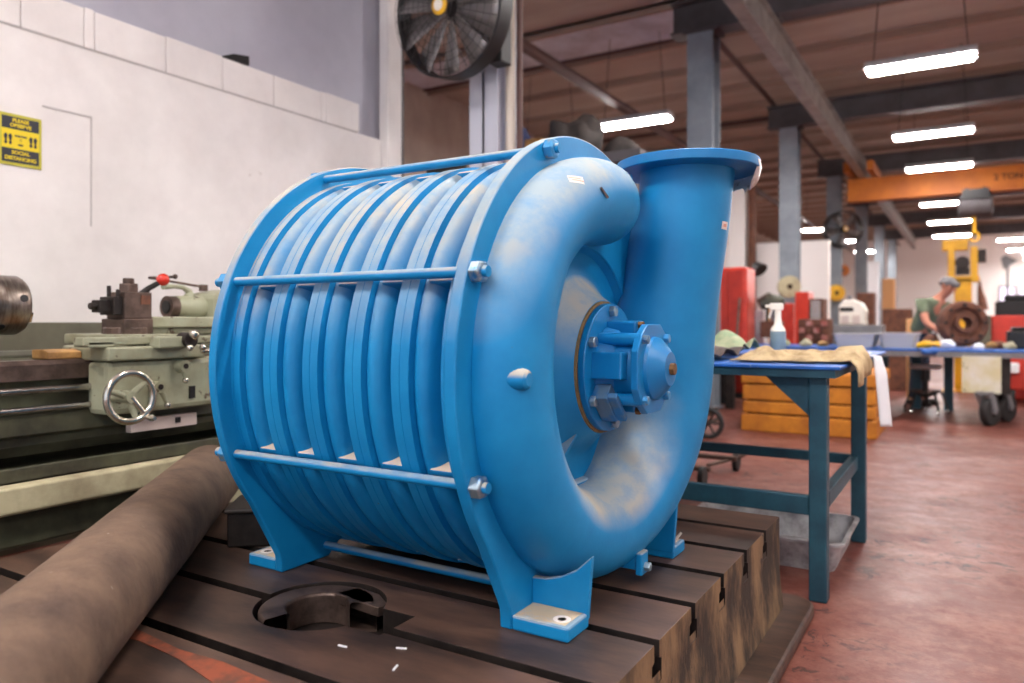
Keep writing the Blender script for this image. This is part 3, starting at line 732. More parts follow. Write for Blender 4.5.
bm = B(); prism(bm, [(XR - .004, .04), (XR + .02, .04), (XR + .012, .12), (XR - .004, .3)], 1, YN, 2.9); prism(bm, [(2.90, .04), (2.985, .04), (2.975, .27), (2.95, .32), (2.90, .335)], 0, XL, XR - .01)
obj('base_rib', bm, 'cast_side', tt, smooth=False, bevel=.006)
bm = B()
lathe(bm, [(.0, .15), (.075, .15), (.08, .145), (.08, .085), (.075, .08), (0, .08)], (-1.445, 1.405, .286), (0, 0, 1), 40, a0=rad(-50), a1=rad(165), close=True)
prism(bm, [(-1.47, 1.485), (-1.30, 1.47), (-1.29, 1.50), (-1.36, 1.545), (-1.44, 1.555)], 2, .34, .366)
obj('pocket_collar', bm, 'brownsteel', tt, smooth=False, bevel=.003)
bm = B()
prism(bm, [(-1.86, 1.055), (-1.72, 1.06), (-1.5, 1.04), (-1.36, 1.05), (-1.20, 1.04), (-1.16, .99), (-1.26, .97), (-1.36, .99), (-1.46, 1.01), (-1.62, 1.02), (-1.76, 1.0)], 2, TZ - .001, TZ + .0012); obj('paint_spill', bm, 'orangepaint', tt, smooth=False)

# round shaft lying across the table
D_ = Vector((-.679, .734, 0)).normalized(); c_ = Vector((-.4275, -.3955, .495))
t = thing('round_shaft', 'long rough brown steel shaft lying in front of the blower', 'shaft', tuple(c_ + D_ * 1.8 - Vector((0, 0, .123))))
bm = B(); tube(bm, [c_ + D_ * .55, c_ + D_ * .57] + [c_ + D_ * (.57 + .1 * k) for k in range(1, 25)] + [c_ + D_ * 3.13, c_ + D_ * 3.15], [.112, .1225] + [.1225 + random.uniform(-.0008, .0008) for k in range(24)] + [.1225, .113], 64)
obj('shaft_body', bm, 'shaft', t, angle=50)
bm = B(); m = Matrix.Translation((-2.02, 1.735, TZ)) @ Matrix.Rotation(rad(38), 4, 'Z')
box(bm, -.11, .11, -.1, .1, 0, .11, m); box(bm, -.118, .118, -.108, .108, .108, .125, m)
tag(obj('steel_block', bm, 'dark_steel', smooth=False, bevel=.006), 'dark steel block on the table between the shaft and the blower foot', 'block')
# swarf chips
for i, (x, y, a) in enumerate(((-1.08, 1.3, .4), (-1.03, 1.22, 1.9), (-.99, 1.12, 1.2), (-1.2, 1.24, .1))):
    bm = B(); box(bm, -.012, .012, -.002, .002, 0, .003, Matrix.Translation((x, y, TZ)) @ Matrix.Rotation(a, 4, 'Z'))
    tag(obj('metal_chip', bm, 'paper', smooth=False), 'tiny pale metal chip lying on the table top near the round pocket', 'metal chip', 'metal chips near the round pocket')
bm = B(); tube(bm, [(-.79, 2.275, TZ + .038), (-.785, 2.285, TZ + .048), (-.772, 2.295, TZ + .066)], .004, 8); tag(obj('screw_stub', bm, 'cream_pipe'), 'tiny pale screw lying on the far blower foot', 'screw')

# ------------------------------------------------------------------ the lathe
lt = thing('metal_lathe', 'old green engine lathe standing along the white wall', 'lathe', (-3.1, 1.9, 0))
LX, LZ = -3.1, 1.165
Y0, Y1 = -.4, 3.4
bm = B()
prism(bm, [(-3.36, .62), (-2.9, .62), (-2.87, .66), (-2.87, .69), (-2.84, .70), (-2.84, .775), (-2.9, .79), (-2.9, .885), (-2.86, .89), (-2.86, .945), (-2.875, .958), (-2.93, .958), (-2.95, .95), (-3.0, .97), (-3.0, .9), (-3.2, .9), (-3.2, .97), (-3.25, .985), (-3.34, .985), (-3.36, .965)], 1, Y0, Y1)
bed = obj('bed', bm, 'lathe_dark', lt, smooth=False, bevel=.004)
bm = B(); prism(bm, [(-2.858, .892), (-2.852, .892), (-2.852, .947), (-2.872, .963), (-2.932, .963), (-2.932, .957), (-2.875, .957), (-2.858, .944)], 1, Y0, Y1); obj('front_way', bm, 'brownsteel', bed, smooth=False)
bm = B(); cyl(bm, (-2.835, Y0, .858), (-2.835, Y1, .858), .013); obj('lead_screw', bm, 'steel', lt)
bm = B(); cyl(bm, (-2.835, Y0, .79), (-2.835, Y1, .79), .0125); obj('feed_rod', bm, 'steel', lt)
bm = B(); box(bm, -3.5, -2.7, -.6, 3.5, .56, .575); box(bm, -2.72, -2.7, -.6, 3.5, .56, .615); obj('chip_tray', bm, 'lathe_dark', lt, smooth=False, bevel=.004)
bm = B(); prism(bm, [(-3.5, .47), (-2.66, .47), (-2.65, .48), (-2.65, .56), (-2.665, .565), (-3.5, .565)], 1, -.6, 3.5); obj('pan_rim', bm, 'cream', lt, smooth=False, bevel=.006)
for a, b, xf, pm in ((-.5, .35, -2.85, 'lathe_dark'), (2.08, 3.3, -2.69, 'cream')):
    bm = B(); box(bm, -3.42, xf, a, b, 0, .47); obj('pedestal', bm, pm, lt, smooth=False, bevel=.02)
bm = B(); box(bm, -3.3, -2.72, .4, 1.80, .345, .47); obj('coolant_tank', bm, 'lathe_dark', lt, smooth=False, bevel=.01)
# headstock and chuck
bm = B(); box(bm, -3.4, -2.84, -.4, .98, .985, 1.42); hs = obj('headstock', bm, 'lathe', lt, smooth=False, bevel=.03)
bm = B(); cyl(bm, (LX, .98, LZ), (LX, 1.28, LZ), .075); obj('spindle_nose', bm, 'brownsteel', lt)
bm = B(); lathe(bm, [(1.25, .0), (1.25, .098), (1.27, .112), (1.45, .112), (1.468, .1), (1.468, .03), (1.43, .03), (1.43, 0)], (LX, 0, LZ), (0, 1, 0), 64); ch = obj('chuck', bm, 'chucksteel', lt)
for k in range(3):
    a = 2 * PI * k / 3 + .5
    m = Matrix.Translation((LX, 0, LZ)) @ Matrix.Rotation(a, 4, 'Y')
    bm = B(); box(bm, .035, .1, 1.46, 1.475, -.02, .02, m); obj('jaw', bm, 'steel', ch, smooth=False, bevel=.003)
for k in range(6):
    a = 2 * PI * k / 6 + .22
    bm = B(); e = Vector((math.cos(a), 0, math.sin(a))); p = Vector((LX, 1.37 if k % 2 else 1.435, LZ))
    cyl(bm, p + e * .1, p + e * .1135, .014); obj('key_socket', bm, 'black', ch)
# carriage
bm = B(); box(bm, -3.2, -2.74, 1.68, 2.06, .964, 1.006); box(bm, -3.0, -2.70, 1.585, 1.99, .956, 1.008); obj('saddle', bm, 'lathe', lt, smooth=False, bevel=.008)
bm = B(); box(bm, -2.86, -2.72, 1.59, 2.14, .752, .955); ap = obj('apron', bm, 'lathe', lt, smooth=False, bevel=.022)
bm = B(); box(bm, -3.3, -2.76, 1.74, 1.95, 1.012, 1.052); box(bm, -3.25, -2.66, 1.76, 1.90, 1.0, 1.045); obj('cross_slide', bm, 'lathe', lt, smooth=False, bevel=.006)
bm = B(); box(bm, -2.82, -2.72, 1.52, 1.62, 1.008, 1.03); box(bm, -2.78, -2.72, 1.50, 2.15, 1.015, 1.045); obj('slide_cover', bm, 'lathe', lt, smooth=False, bevel=.004)
# compound slide reaching to the tailstock side
bm = B(); box(bm, -3.07, -2.93, 1.9, 2.26, 1.078, 1.125); box(bm, -3.05, -2.95, 1.85, 2.22, 1.05, 1.076); obj('compound_slide', bm, 'lathe', lt, smooth=False, bevel=.006)
# quick change tool post
bm = B(); box(bm, -3.08, -2.92, 1.775, 1.905, 1.05, 1.115); cyl(bm, (-3.0, 1.84, 1.05), (-3.0, 1.84, 1.08), .09); tp = obj('tool_post', bm, 'brownsteel', lt, smooth=False, bevel=.004)
bm = B(); box(bm, -3.06, -2.93, 1.785, 1.905, 1.115, 1.225); cyl(bm, (-3.0, 1.845, 1.225), (-3.0, 1.845, 1.262), .04, seg=6); cyl(bm, (-3.0, 1.845, 1.262), (-3.0, 1.845, 1.285), .022); obj('post_block', bm, 'brownsteel', tp, smooth=False, bevel=.004)
bm = B(); box(bm, -2.93, -2.926, 1.855, 1.895, 1.175, 1.212); obj('name_plate', bm, 'brownrust', tp, smooth=False)
bm = B(); box(bm, -3.04, -2.94, 1.745, 1.785, 1.13, 1.205); box(bm, -3.02, -2.96, 1.70, 1.75, 1.14, 1.19); cyl(bm, (-2.99, 1.675, 1.165), (-2.99, 1.72, 1.165), .014); cyl(bm, (-2.99, 1.755, 1.2), (-2.99, 1.755, 1.25), .008); cyl(bm, (-2.96, 1.775, 1.2), (-2.96, 1.775, 1.235), .008); obj('tool_holder', bm, 'dark_steel', tp, smooth=False, bevel=.003)
bm = B(); tube(bm, [(-2.98, 1.87, 1.20), (-2.96, 1.91, 1.245), (-2.95, 1.955, 1.272)], [.019, .012, .011], 12); lv = obj('clamp_lever', bm, 'dark_steel', tp)
bm = B(); ball(bm, (-2.945, 1.965, 1.283), .027); obj('lever_knob', bm, 'red', lv)
# handwheel
hx, hy, hz = -2.62, 1.618, .826
bm = B(); pts = [(hx, hy + .089 * math.cos(a), hz + .089 * math.sin(a)) for a in [2 * PI * k / 40 for k in range(40)]]
rg = tube(bm, pts, .013, 12, cap=False)
for k in range(12): bm.faces.new((rg[-1][k], rg[-1][(k + 1) % 12], rg[0][(k + 1) % 12], rg[0][k]))
hw = obj('handwheel', bm, 'polish', lt)
bm = B(); tube(bm, [(hx - .1, hy, hz), (hx - .01, hy, hz), (hx + .01, hy, hz)], [.022, .024, .02], 16)
for a in (40, 160, 285):
    e = Vector((0, math.cos(rad(a)), math.sin(rad(a)))); tube(bm, [Vector((hx - .012, hy, hz)), Vector((hx, hy, hz)) + e * .09], [.014, .009], 10)
obj('hub', bm, 'lathe', hw)
bm = B(); e = Vector((0, math.cos(rad(-50)), math.sin(rad(-50)))); p = Vector((hx, hy, hz)) + e * .1; tube(bm, [p - e * .1, p, p + Vector((.03, .0, -.004)), p + Vector((.05, 0, -.004))], [.012, .01, .013, .008], 12); obj('crank_handle', bm, 'polish', hw)
def lever(y, z, dy, dz, m1='lathe', L=.075):
    bm = B(); cyl(bm, (-2.72, y, z), (-2.675, y, z), .024); o = obj('lever_boss', bm, m1, ap)
    bm = B(); cyl(bm, (-2.676, y, z), (-2.672, y, z), .011); obj('lever_pin', bm, 'dark_steel', o)
    n = Vector((0, dy, dz)).normalized()
    bm = B(); p = Vector((-2.685, y, z)); tube(bm, [p + n * .015, p + n * L], [.011, .007], 10); obj('lever_arm', bm, m1, o)
    bm = B(); ball(bm, p + n * (L + .008), .013); obj('lever_tip', bm, 'polish', o)
lever(1.775, .85, .45, -.9); lever(1.885, .925, .1, -.9, 'lathe', .05)
bm = B(); box(bm, -2.725, -2.712, 1.93, 1.955, .79, .84, None); obj('oil_sight', bm, 'black', ap, smooth=False)
bm = B(); cyl(bm, (-2.72, 2.06, .9), (-2.68, 2.06, .9), .02); obj('push_knob', bm, 'black', ap)
bm = B(); tube(bm, [(-2.7, 1.885, 1.03), (-2.64, 1.885, 1.03)], .03, 20); ck = obj('cross_feed_dial', bm, 'dark_steel', lt)
bm = B(); ball(bm, (-2.63, 1.89, 1.052), .02); ball(bm, (-2.63, 1.87, 1.0), .014); ball(bm, (-2.63, 1.93, 1.0), .014); obj('ball_crank', bm, 'polish', ck)
bm = B(); tube(bm, [(-2.66, 1.94, .985), (-2.64, 1.99, .985)], .008, 8); ball(bm, (-2.65, 1.945, .985), .012); ball(bm, (-2.64, 1.995, .985), .012); obj('ball_lever', bm, 'polish', lt)
bm = B(); box(bm, -2.80, -2.765, 1.71, 2.0, .672, .722); pp = obj('scale_plate', bm, 'pinkplate', lt, smooth=False, bevel=.002)
bm = B(); box(bm, -2.765, -2.758, 1.90, 1.92, .69, .712); obj('clamp_mark', bm, 'black', pp, smooth=False)
# tailstock
bm = B(); prism(bm, [(2.26, .985), (2.75, .985), (2.75, 1.09), (2.70, 1.25), (2.40, 1.26), (2.26, 1.235)], 0, -3.22, -2.98); ts = obj('tailstock', bm, 'lathe', lt, smooth=False, bevel=.025)
bm = B(); tube(bm, [(LX, 2.12, 1.17), (LX, 2.13, 1.17), (LX, 2.3, 1.17)], [.046, .052, .056], 28); obj('quill_barrel', bm, 'lathe', ts)
bm = B(); tube(bm, [(LX, 2.085, 1.17), (LX, 2.13, 1.17)], [.05, .05], 28); q = obj('quill_collar', bm, 'brownsteel', ts)
bm = B(); cyl(bm, (LX, 2.08, 1.17), (LX, 2.1, 1.17), .03); obj('quill_bore', bm, 'black', q)
bm = B(); tube(bm, [(LX, 2.2, 1.22), (LX, 2.2, 1.245), (LX, 2.17, 1.262), (LX + .01, 2.12, 1.264), (LX + .02, 2.055, 1.26)], [.028, .016, .011, .009, .014], 12); obj('quill_lock_lever', bm, 'lathe', ts)
bm = B(); tube(bm, [(LX - .03, 2.02, 1.30), (LX - .03, 2.14, 1.31)], .006, 8); ball(bm, (LX - .03, 2.15, 1.312), .012); cyl(bm, (LX - .03, 2.3, 1.25), (LX - .03, 2.3, 1.28), .02); tube(bm, [(LX - .03, 2.3, 1.27), (LX - .03, 2.02, 1.30)], .006, 8); obj('clamp_bar', bm, 'brownsteel', ts)
bm = B(); box(bm, -3.0, -2.86, 2.2, 2.9, .985, 1.05); obj('tailstock_base', bm, 'lathe', ts, smooth=False, bevel=.01)
bm = B(); cyl(bm, (-2.96, 2.275, 1.1), (-2.96, 2.32, 1.1), .022); ball(bm, (-2.94, 2.33, 1.115), .012); ball(bm, (-2.94, 2.33, 1.08), .012); obj('compound_crank', bm, 'dark_steel', lt)
bm = B(); prism(bm, [(-2.99, .9645), (-2.875, .9645), (-2.875, .99), (-2.92, 1.0), (-2.99, .998)], 1, 1.46, 1.583)
tag(obj('wood_block', bm, 'orange_oil', smooth=False, bevel=.004), 'oily tan wood block lying on the lathe bed beside the carriage', 'wood block')

# ------------------------------------------------------------------ nearest bench
XA, XE, YA, YE, TB = -2.3, -.415, 3.08, 4.95, .93
bt = thing('work_bench', 'teal steel workbench with a blue top, behind the blower', 'workbench', (-1.4, 3.8, 0))
bm = B(); box(bm, XA, XE, YA, YE, TB - .012, TB); tp_ = obj('bench_top', bm, 'bluetop', bt, smooth=False, bevel=.002)
bm = B(); box(bm, XA + .02, XE - .02, YA + .012, YE - .02, TB - .045, TB - .012); obj('top_frame', bm, 'teal', bt, smooth=False)
for x in (XA + .07, -.505):
    for y in (3.17, 4.13):
        x += .035 if y > 4 and x > -1 else 0
        bm = B(); box(bm, x - .034, x + .034, y - .034, y + .034, 0, TB - .045); obj('leg', bm, 'teal', bt, smooth=False, bevel=.006)
for y, z0, z1 in ((3.17, .335, .41), (4.13, .385, .435)):
    bm = B(); box(bm, XA + .1, -.54 if y < 4 else -.5, y - .02, y + .02, z0, z1); obj('rail', bm, 'teal', bt, smooth=False, bevel=.004)
for x in (XA + .07, -.49):
    bm = B(); box(bm, x - .02, x + .02, 3.2, 4.1, .365, .43); obj('rail', bm, 'teal', bt, smooth=False, bevel=.004)
for x, s in ((-.54, -1), (XA + .1, 1)):
    bm = B(); prism(bm, [(x, TB - .045), (x + s * .17, TB - .045), (x, TB - .2)], 1, 3.15, 3.19); obj('gusset', bm, 'teal', bt, smooth=False)
# cloth draped over the corner
def sheet(name, fn, nx, ny, m, lb, cat, thick=.006):
    bm = B(); g = [[bm.verts.new(fn(i / nx, j / ny)) for j in range(ny + 1)] for i in range(nx + 1)]
    for i in range(nx):
        for j in range(ny): bm.faces.new((g[i][j], g[i + 1][j], g[i + 1][j + 1], g[i][j + 1]))
    o = tag(obj(name, bm, m, angle=180), lb, cat); s = o.modifiers.new('s', 'SOLIDIFY'); s.thickness = thick; s.offset = 1
    return o
def cl(u, v):
    x = -.87 + .45 * u + .02 * math.sin(v * 9); y = 3.22 + .52 * v + .06 * u + .02 * math.sin(u * 17)
    edge = min(1, v / .12) * min(1, (1 - v) / .1) * min(1, u / .08)
    h = .007 + (.03 * abs(math.sin(v * 8 + u * 3 + 1.5 * mnoise.noise(Vector((u * 4, v * 4, 1))))) + .035 * max(0, mnoise.noise(Vector((u * 6, v * 6, 3))))) * edge
    z = TB + h
    if u > .93:
        f = (u - .93) / .07; x = -.41 + .035 * math.sin(min(1, f * 2) * PI / 2) + .008 * math.sin(v * 12); z = TB + h * (1 - f) + .012 - .1 * f * (1 - .5 * v)
    return (x, y, z)
sheet('tan_cloth', cl, 60, 40, 'cloth', 'crumpled tan cloth draped over the corner of the blue topped bench', 'cloth')
def dr(u, v):
    return (-1.42 + .5 * u, 3.22 + .46 * v, TB + .01 + .05 * abs(math.sin(u * 6 + v * 5)) * (1 - u * .5) + .02 * mnoise.noise(Vector((u * 5, v * 5, 8))) + .01)
sheet('dark_rag', dr, 30, 24, 'darkcloth', 'dark rag lying on the bench beside the outlet pipe', 'rag')
def gr(u, v):
    return (-1.32 + .36 * u, 3.75 + .4 * v, TB + .012 + .085 * abs(math.sin(u * 5 + v * 3)) * math.sin(PI * v) + .02 * mnoise.noise(Vector((u * 5, v * 5, 18))) + .015)
sheet('green_rag', gr, 30, 24, 'greenrag', 'pale green rag heaped behind the dark rag on the bench', 'rag')
def pp_(u, v):
    if v < .2:
        return (XE - .1 + .55 * v + .03 * u, 4.12 + .05 * u, TB + .004)
    f = (v - .2) / .8; a = min(1, f * 4); return (XE + .012 + .05 * u * (.6 + .4 * a) + .03 * f, 4.12 + .05 * u - .01 * u * a, TB + .003 - .35 * f)
sheet('paper_strip', pp_, 4, 24, 'paper', 'long white paper strip hanging off the bench end', 'paper strip', .001)
bm = B(); box(bm, -.62, -.46, 4.3, 4.6, TB, TB + .002); tag(obj('paper_sheet', bm, 'paper', smooth=False), 'white paper sheet lying on the far corner of the bench', 'paper')
# spray bottle
sb = thing('spray_bottle', 'grey bottle with cream spray head on the nearest bench', 'bottle', (-.86, 4.12, TB))
bm = B(); lathe(bm, [(0, 0), (0, .036), (.006, .04), (.11, .04), (.125, .038), (.125, 0)], (-.86, 4.12, TB), (0, 0, 1), 28); obj('bottle_body', bm, 'bottle', sb)
bm = B(); lathe(bm, [(.124, .0), (.124, .039), (.14, .034), (.16, .02), (.2, .016), (.235, .017), (.235, 0)], (-.86, 4.12, TB), (0, 0, 1), 24); obj('bottle_neck', bm, 'whiteplastic', sb)
bm = B(); box(bm, -.90, -.835, 4.105, 4.135, TB + .235, TB + .272); box(bm, -.925, -.9, 4.112, 4.128, TB + .248, TB + .264); prism(bm, [(-.895, TB + .24), (-.885, TB + .24), (-.90, TB + .19), (-.912, TB + .195)], 1, 4.113, 4.127); obj('spray_head', bm, 'whiteplastic', sb, smooth=False, bevel=.005)
# brown tool box with loop handle
kb = thing('tool_case', 'brown case with pale loop handle beside the outlet pipe', 'case', (-1.52, 4.25, TB))
bm = B(); box(bm, -1.7, -1.38, 4.18, 4.32, TB, TB + .17); obj('case_body', bm, 'brownrust', kb, smooth=False, bevel=.01)
bm = B(); tube(bm, [(-1.62, 4.25, TB + .165), (-1.615, 4.25, TB + .24), (-1.58, 4.25, TB + .27), (-1.47, 4.25, TB + .265), (-1.42, 4.25, TB + .23), (-1.41, 4.25, TB + .165)], .011, 10); obj('case_handle', bm, 'pinkplate', kb)
# grey tub under the bench
tb = thing('plastic_tub', 'shallow grey tub on the red floor beneath the bench', 'tub', (-.85, 3.78, 0))
def rrect(x0, x1, y0, y1, r, n=6):
    out = []
    for cx, cy, a0 in ((x1 - r, y1 - r, 0), (x0 + r, y1 - r, 90), (x0 + r, y0 + r, 180), (x1 - r, y0 + r, 270)):
        out += [(cx + r * math.cos(rad(a0 + 90 * k / n)), cy + r * math.sin(rad(a0 + 90 * k / n))) for k in range(n + 1)]
    return out
bm = B(); lv_ = []
for ins, z in ((.035, 0), (0, .125), (-.014, .127), (-.014, .138), (.004, .138), (.04, .008)):
    lv_.append([bm.verts.new((p[0], p[1], z)) for p in rrect(-1.2 + ins, -.47 - ins, 3.5 + ins, 4.06 - ins, .05)])
for a, b in zip(lv_, lv_[1:]):
    n = len(a)
    for k in range(n): bm.faces.new((a[k], a[(k + 1) % n], b[(k + 1) % n], b[k]))
bm.faces.new(lv_[0]); bm.faces.new(lv_[-1]); obj('tub_shell', bm, 'bin', tb, angle=50)
# dolly with small wheels
dl_ = thing('floor_dolly', 'low dark dolly with small wheels on the floor behind the bench rails', 'dolly', (-1.7, 5.3, 0))
bm = B(); tube(bm, [(-2.6, 5.1, .1), (-1.5, 5.05, .1)], .018, 8); tube(bm, [(-2.6, 5.5, .1), (-1.45, 5.55, .1)], .018, 8); tube(bm, [(-1.7, 5.05, .1), (-1.75, 5.55, .1)], .018, 8); obj('frame', bm, 'brownsteel', dl_)
for x, y in ((-1.47, 5.62), (-1.52, 4.95), (-2.5, 5.62), (-2.5, 4.95)):
    bm = B(); cyl(bm, (x - .018, y, .068), (x + .018, y, .068), .068, seg=28); w = obj('wheel', bm, 'rubber', dl_, bevel=.006)
bm = B(); tube(bm, [(-1.62, 5.4, .06), (-1.45, 5.62, .1), (-1.36, 5.72, .16)], .014, 8); obj('axle_bar', bm, 'brownsteel', dl_)
hc = thing('hand_cart', 'dark hand cart with a ring wheel partly hidden behind the volute', 'cart', (-2.2, 7.0, 0))
bm = B(); pts = [(-2.1 + .13 * math.cos(a), 7.02, .15 + .13 * math.sin(a)) for a in [2 * PI * k / 28 for k in range(28)]]
rg = tube(bm, pts, .022, 10, cap=False)
for k in range(10): bm.faces.new((rg[-1][k], rg[-1][(k + 1) % 10], rg[0][(k + 1) % 10], rg[0][k]))
for a in (0, 60, 120): 
    e = Vector((math.cos(rad(a)), 0, math.sin(rad(a)))) * .12; cyl(bm, Vector((-2.1, 7.02, .15)) - e, Vector((-2.1, 7.02, .15)) + e, .01, seg=8)
obj('wheel', bm, 'rubber', hc)
bm = B(); box(bm, -2.8, -2.12, 6.8, 7.4, .2, .26); cyl(bm, (-2.1, 6.95, .15), (-2.1, 7.4, .15), .02); box(bm, -2.78, -2.74, 6.85, 6.9, 0, .2); box(bm, -2.78, -2.74, 7.3, 7.35, 0, .2); tube(bm, [(-2.75, 6.88, .26), (-2.8, 6.88, .85), (-2.8, 7.3, .85), (-2.75, 7.32, .26)], .018, 8); obj('frame', bm, 'dark_steel', hc, smooth=False)

# orange wooden crate
cr = thing('wooden_crate', 'orange wooden crate with dark gaps, on the floor beyond the bench', 'crate', (-1.35, 8.4, 0))
bm = B(); box(bm, -1.93, -.78, 7.80, 9.08, .01, .56); obj('crate_core', bm, 'gap', cr, smooth=False)
for z0, z1 in ((.0, .17), (.185, .30), (.315, .47), (.485, .60)):
    bm = B(); o = .012 if z0 in (.0, .485) else 0
    box(bm, -1.97 - o, -.74 + o, 7.765 - o, 7.80, z0, z1); box(bm, -1.97 - o, -.74 + o, 9.08, 9.115 + o, z0, z1); box(bm, -.78, -.745 + o, 7.8, 9.08, z0, z1); box(bm, -1.965 - o, -1.93, 7.8, 9.08, z0, z1)
    obj('crate_board', bm, 'crate', cr, smooth=False, bevel=.012)
for k in range(6):
    bm = B(); box(bm, -1.97, -.745, 7.78 + .222 * k, 7.78 + .222 * k + .214, .585, .61); obj('lid_board', bm, 'crate', cr, smooth=False, bevel=.008)

# ------------------------------------------------------------------ far bench and what is on and under it
FB = .80
fb = thing('long_bench', 'long grey edged bench with blue top on the far side of the aisle', 'workbench', (-.6, 10.2, 0))
bm = B(); box(bm, -2.7, 1.6, 9.55, 10.95, FB - .022, FB); obj('bench_top', bm, 'bluetop', fb, smooth=False)
bm = B(); box(bm, -2.7, 1.6, 9.56, 10.94, FB - .085, FB - .022); obj('steel_edge', bm, 'grey', fb, smooth=False)
for x, y in ((-2.6, 10.85), (-.93, 10.85), (-.56, 10.85), (-.21, 10.85), (1.4, 10.85), (-2.6, 9.65), (.34, 9.72)):
    bm = B(); box(bm, x - .05, x + .05, y - .05, y + .05, 0 if y > 10 or x < 0 else .32, FB - .08); obj('leg', bm, 'teal' if y > 10 else 'dark_steel', fb, smooth=False)
bm = B(); box(bm, -.06, .3, 9.5, 9.53, .34, .735); obj('side_panel', bm, 'panel', fb, smooth=False)
for x, y in ((.2, 9.45), (.36, 9.95)):
    bm = B(); lathe(bm, [(-.04, .05), (-.04, .14), (-.025, .155), (.025, .155), (.04, .14), (.04, .05)], (x, y, .155), (.85, -.5, 0), 36, close=True); ca = obj('caster_wheel', bm, 'rubber', fb)
    d = Vector((.85, -.5, 0)).normalized(); c = Vector((x, y, .155))
    bm = B(); tube(bm, [c + d * .055, c + d * .055 + Vector((-.06, 0, .2))], [.03, .045], 8); tube(bm, [c - d * .055, c - d * .055 + Vector((-.06, 0, .2))], [.03, .045], 8); cyl(bm, c - d * .06, c + d * .06, .03); box(bm, x - .13, x + .03, y - .08, y + .08, .33, .36); obj('caster_fork', bm, 'grey', ca)
def tray(x0, x1, y0, y1, h, m, lb, cat='tray', name='steel_tray', z=FB):
    bm = B(); L = []
    for ins, zz in ((.03, 0), (0, h), (-.015, h), (-.015, h + .012), (.008, h + .012), (.036, .01)):
        L.append([bm.verts.new((p[0], p[1], z + zz)) for p in rrect(x0 + ins, x1 - ins, y0 + ins, y1 - ins, .04, 3)])
    for a, b in zip(L, L[1:]):
        n = len(a)
        for k in range(n): bm.faces.new((a[k], a[(k + 1) % n], b[(k + 1) % n], b[k]))
    bm.faces.new(L[0]); bm.faces.new(L[-1]); return tag(obj(name, bm, m), lb, cat)
tray(-1.40, -.95, 9.85, 10.5, .15, 'greylight', 'pale grey tray on the long bench, beside the cream machine')
tray(-.91, -.50, 9.85, 10.5, .16, 'greylight', 'pale grey tray on the long bench, in front of the bending person')
def glove():
    bm = B(); m0 = 0
    tube(bm, [(-.5, 9.82, FB + .03), (-.42, 9.8, FB + .05), (-.36, 9.78, FB + .05)], [.03, .045, .04], 10)
    for k in range(4): tube(bm, [(-.37, 9.76 + .02 * k, FB + .05), (-.31, 9.74 + .035 * k, FB + .045 + .01 * k), (-.27, 9.73 + .045 * k, FB + .03 + .01 * k)], [.014, .012, .01], 8)
    tube(bm, [(-.41, 9.76, FB + .05), (-.37, 9.71, FB + .05)], [.016, .011], 8)
    return bm
tag(obj('work_glove', glove(), 'yellow', angle=80), 'yellow work glove lying on the edge of the long bench', 'glove')
lump('blue_rag', (-.37, 9.49, FB - .03), .06, (1.3, .9, .7), 'bluetop', 'blue rag hanging over the edge of the long bench', 'rag', 21, .3)
lump('white_rag', (-.2, 10.0, FB + .05), .07, (1.2, .9, .8), 'paper', 'white rag on the long bench in front of the brown ring', 'rag', 23, .3)
# big brown ring casting on the bench
wc = Vector((-.06, 10.45, FB + .285))
rw = thing('ring_casting', 'large rusty brown ring casting standing on the long bench', 'casting', (-.08, 10.45, FB))
d = Vector((.35, -.93, .1)).normalized()
bm = B(); lathe(bm, [(-.1, .1), (-.1, .25), (-.06, .27), (.05, .27), (.09, .24), (.09, .19), (.04, .17), (.04, .12), (.1, .11), (.1, .07), (-.1, .07)], wc, d, 48, close=True); obj('ring_body', bm, 'brownrust', rw)
u_, w_ = frame(d)
for k in range(8):
    e = u_ * math.cos(k * PI / 4) + w_ * math.sin(k * PI / 4)
    bm = B(); p = wc + e * .215 + d * .085; hexbolt(bm, p, d, .02, .03); obj('stud', bm, 'dark_steel', rw, smooth=False)
lump('rusty_casting', (-.40, 10.62, FB + .06), .1, (1.0, .9, .9), 'brownrust', 'lumpy rusty casting under the hands of the bending person', 'casting', 31, .4)
for i, (x, y, r, m, lb) in enumerate(((.22, 10.1, .05, 'orange_oil', 'small tan fitting on the long bench right of the ring casting'), (.3, 10.2, .06, 'brownrust', 'small rusty fitting on the long bench beside the tan fitting'), (.40, 10.0, .055, 'cream', 'small cream fitting on the long bench near the black case'), (.1, 9.9, .045, 'paper', 'small white part on the long bench before the ring casting'), (-1.75, 10.0, .06, 'cream', 'small cream part at the bench side of the reddish boxes'), (-2.0, 10.0, .06, 'greenrag', 'small greenish rag lump on the long bench near the spray bottle'), (-1.55, 10.0, .05, 'orange_oil', 'small tan part on the long bench beside the pale trays'))):
    lump('fitting', (x, y, FB + r * .54), r, (1.2, 1, .9), m, lb, 'fitting', 40 + i, .4, seg=16)
bm = B(); box(bm, .38, .75, 10.2, 10.6, FB, FB + .2); box(bm, .42, .7, 10.25, 10.55, FB + .2, FB + .25); tag(obj('black_case', bm, 'black', smooth=False, bevel=.02), 'black case on the long bench beside the cream fitting', 'case')
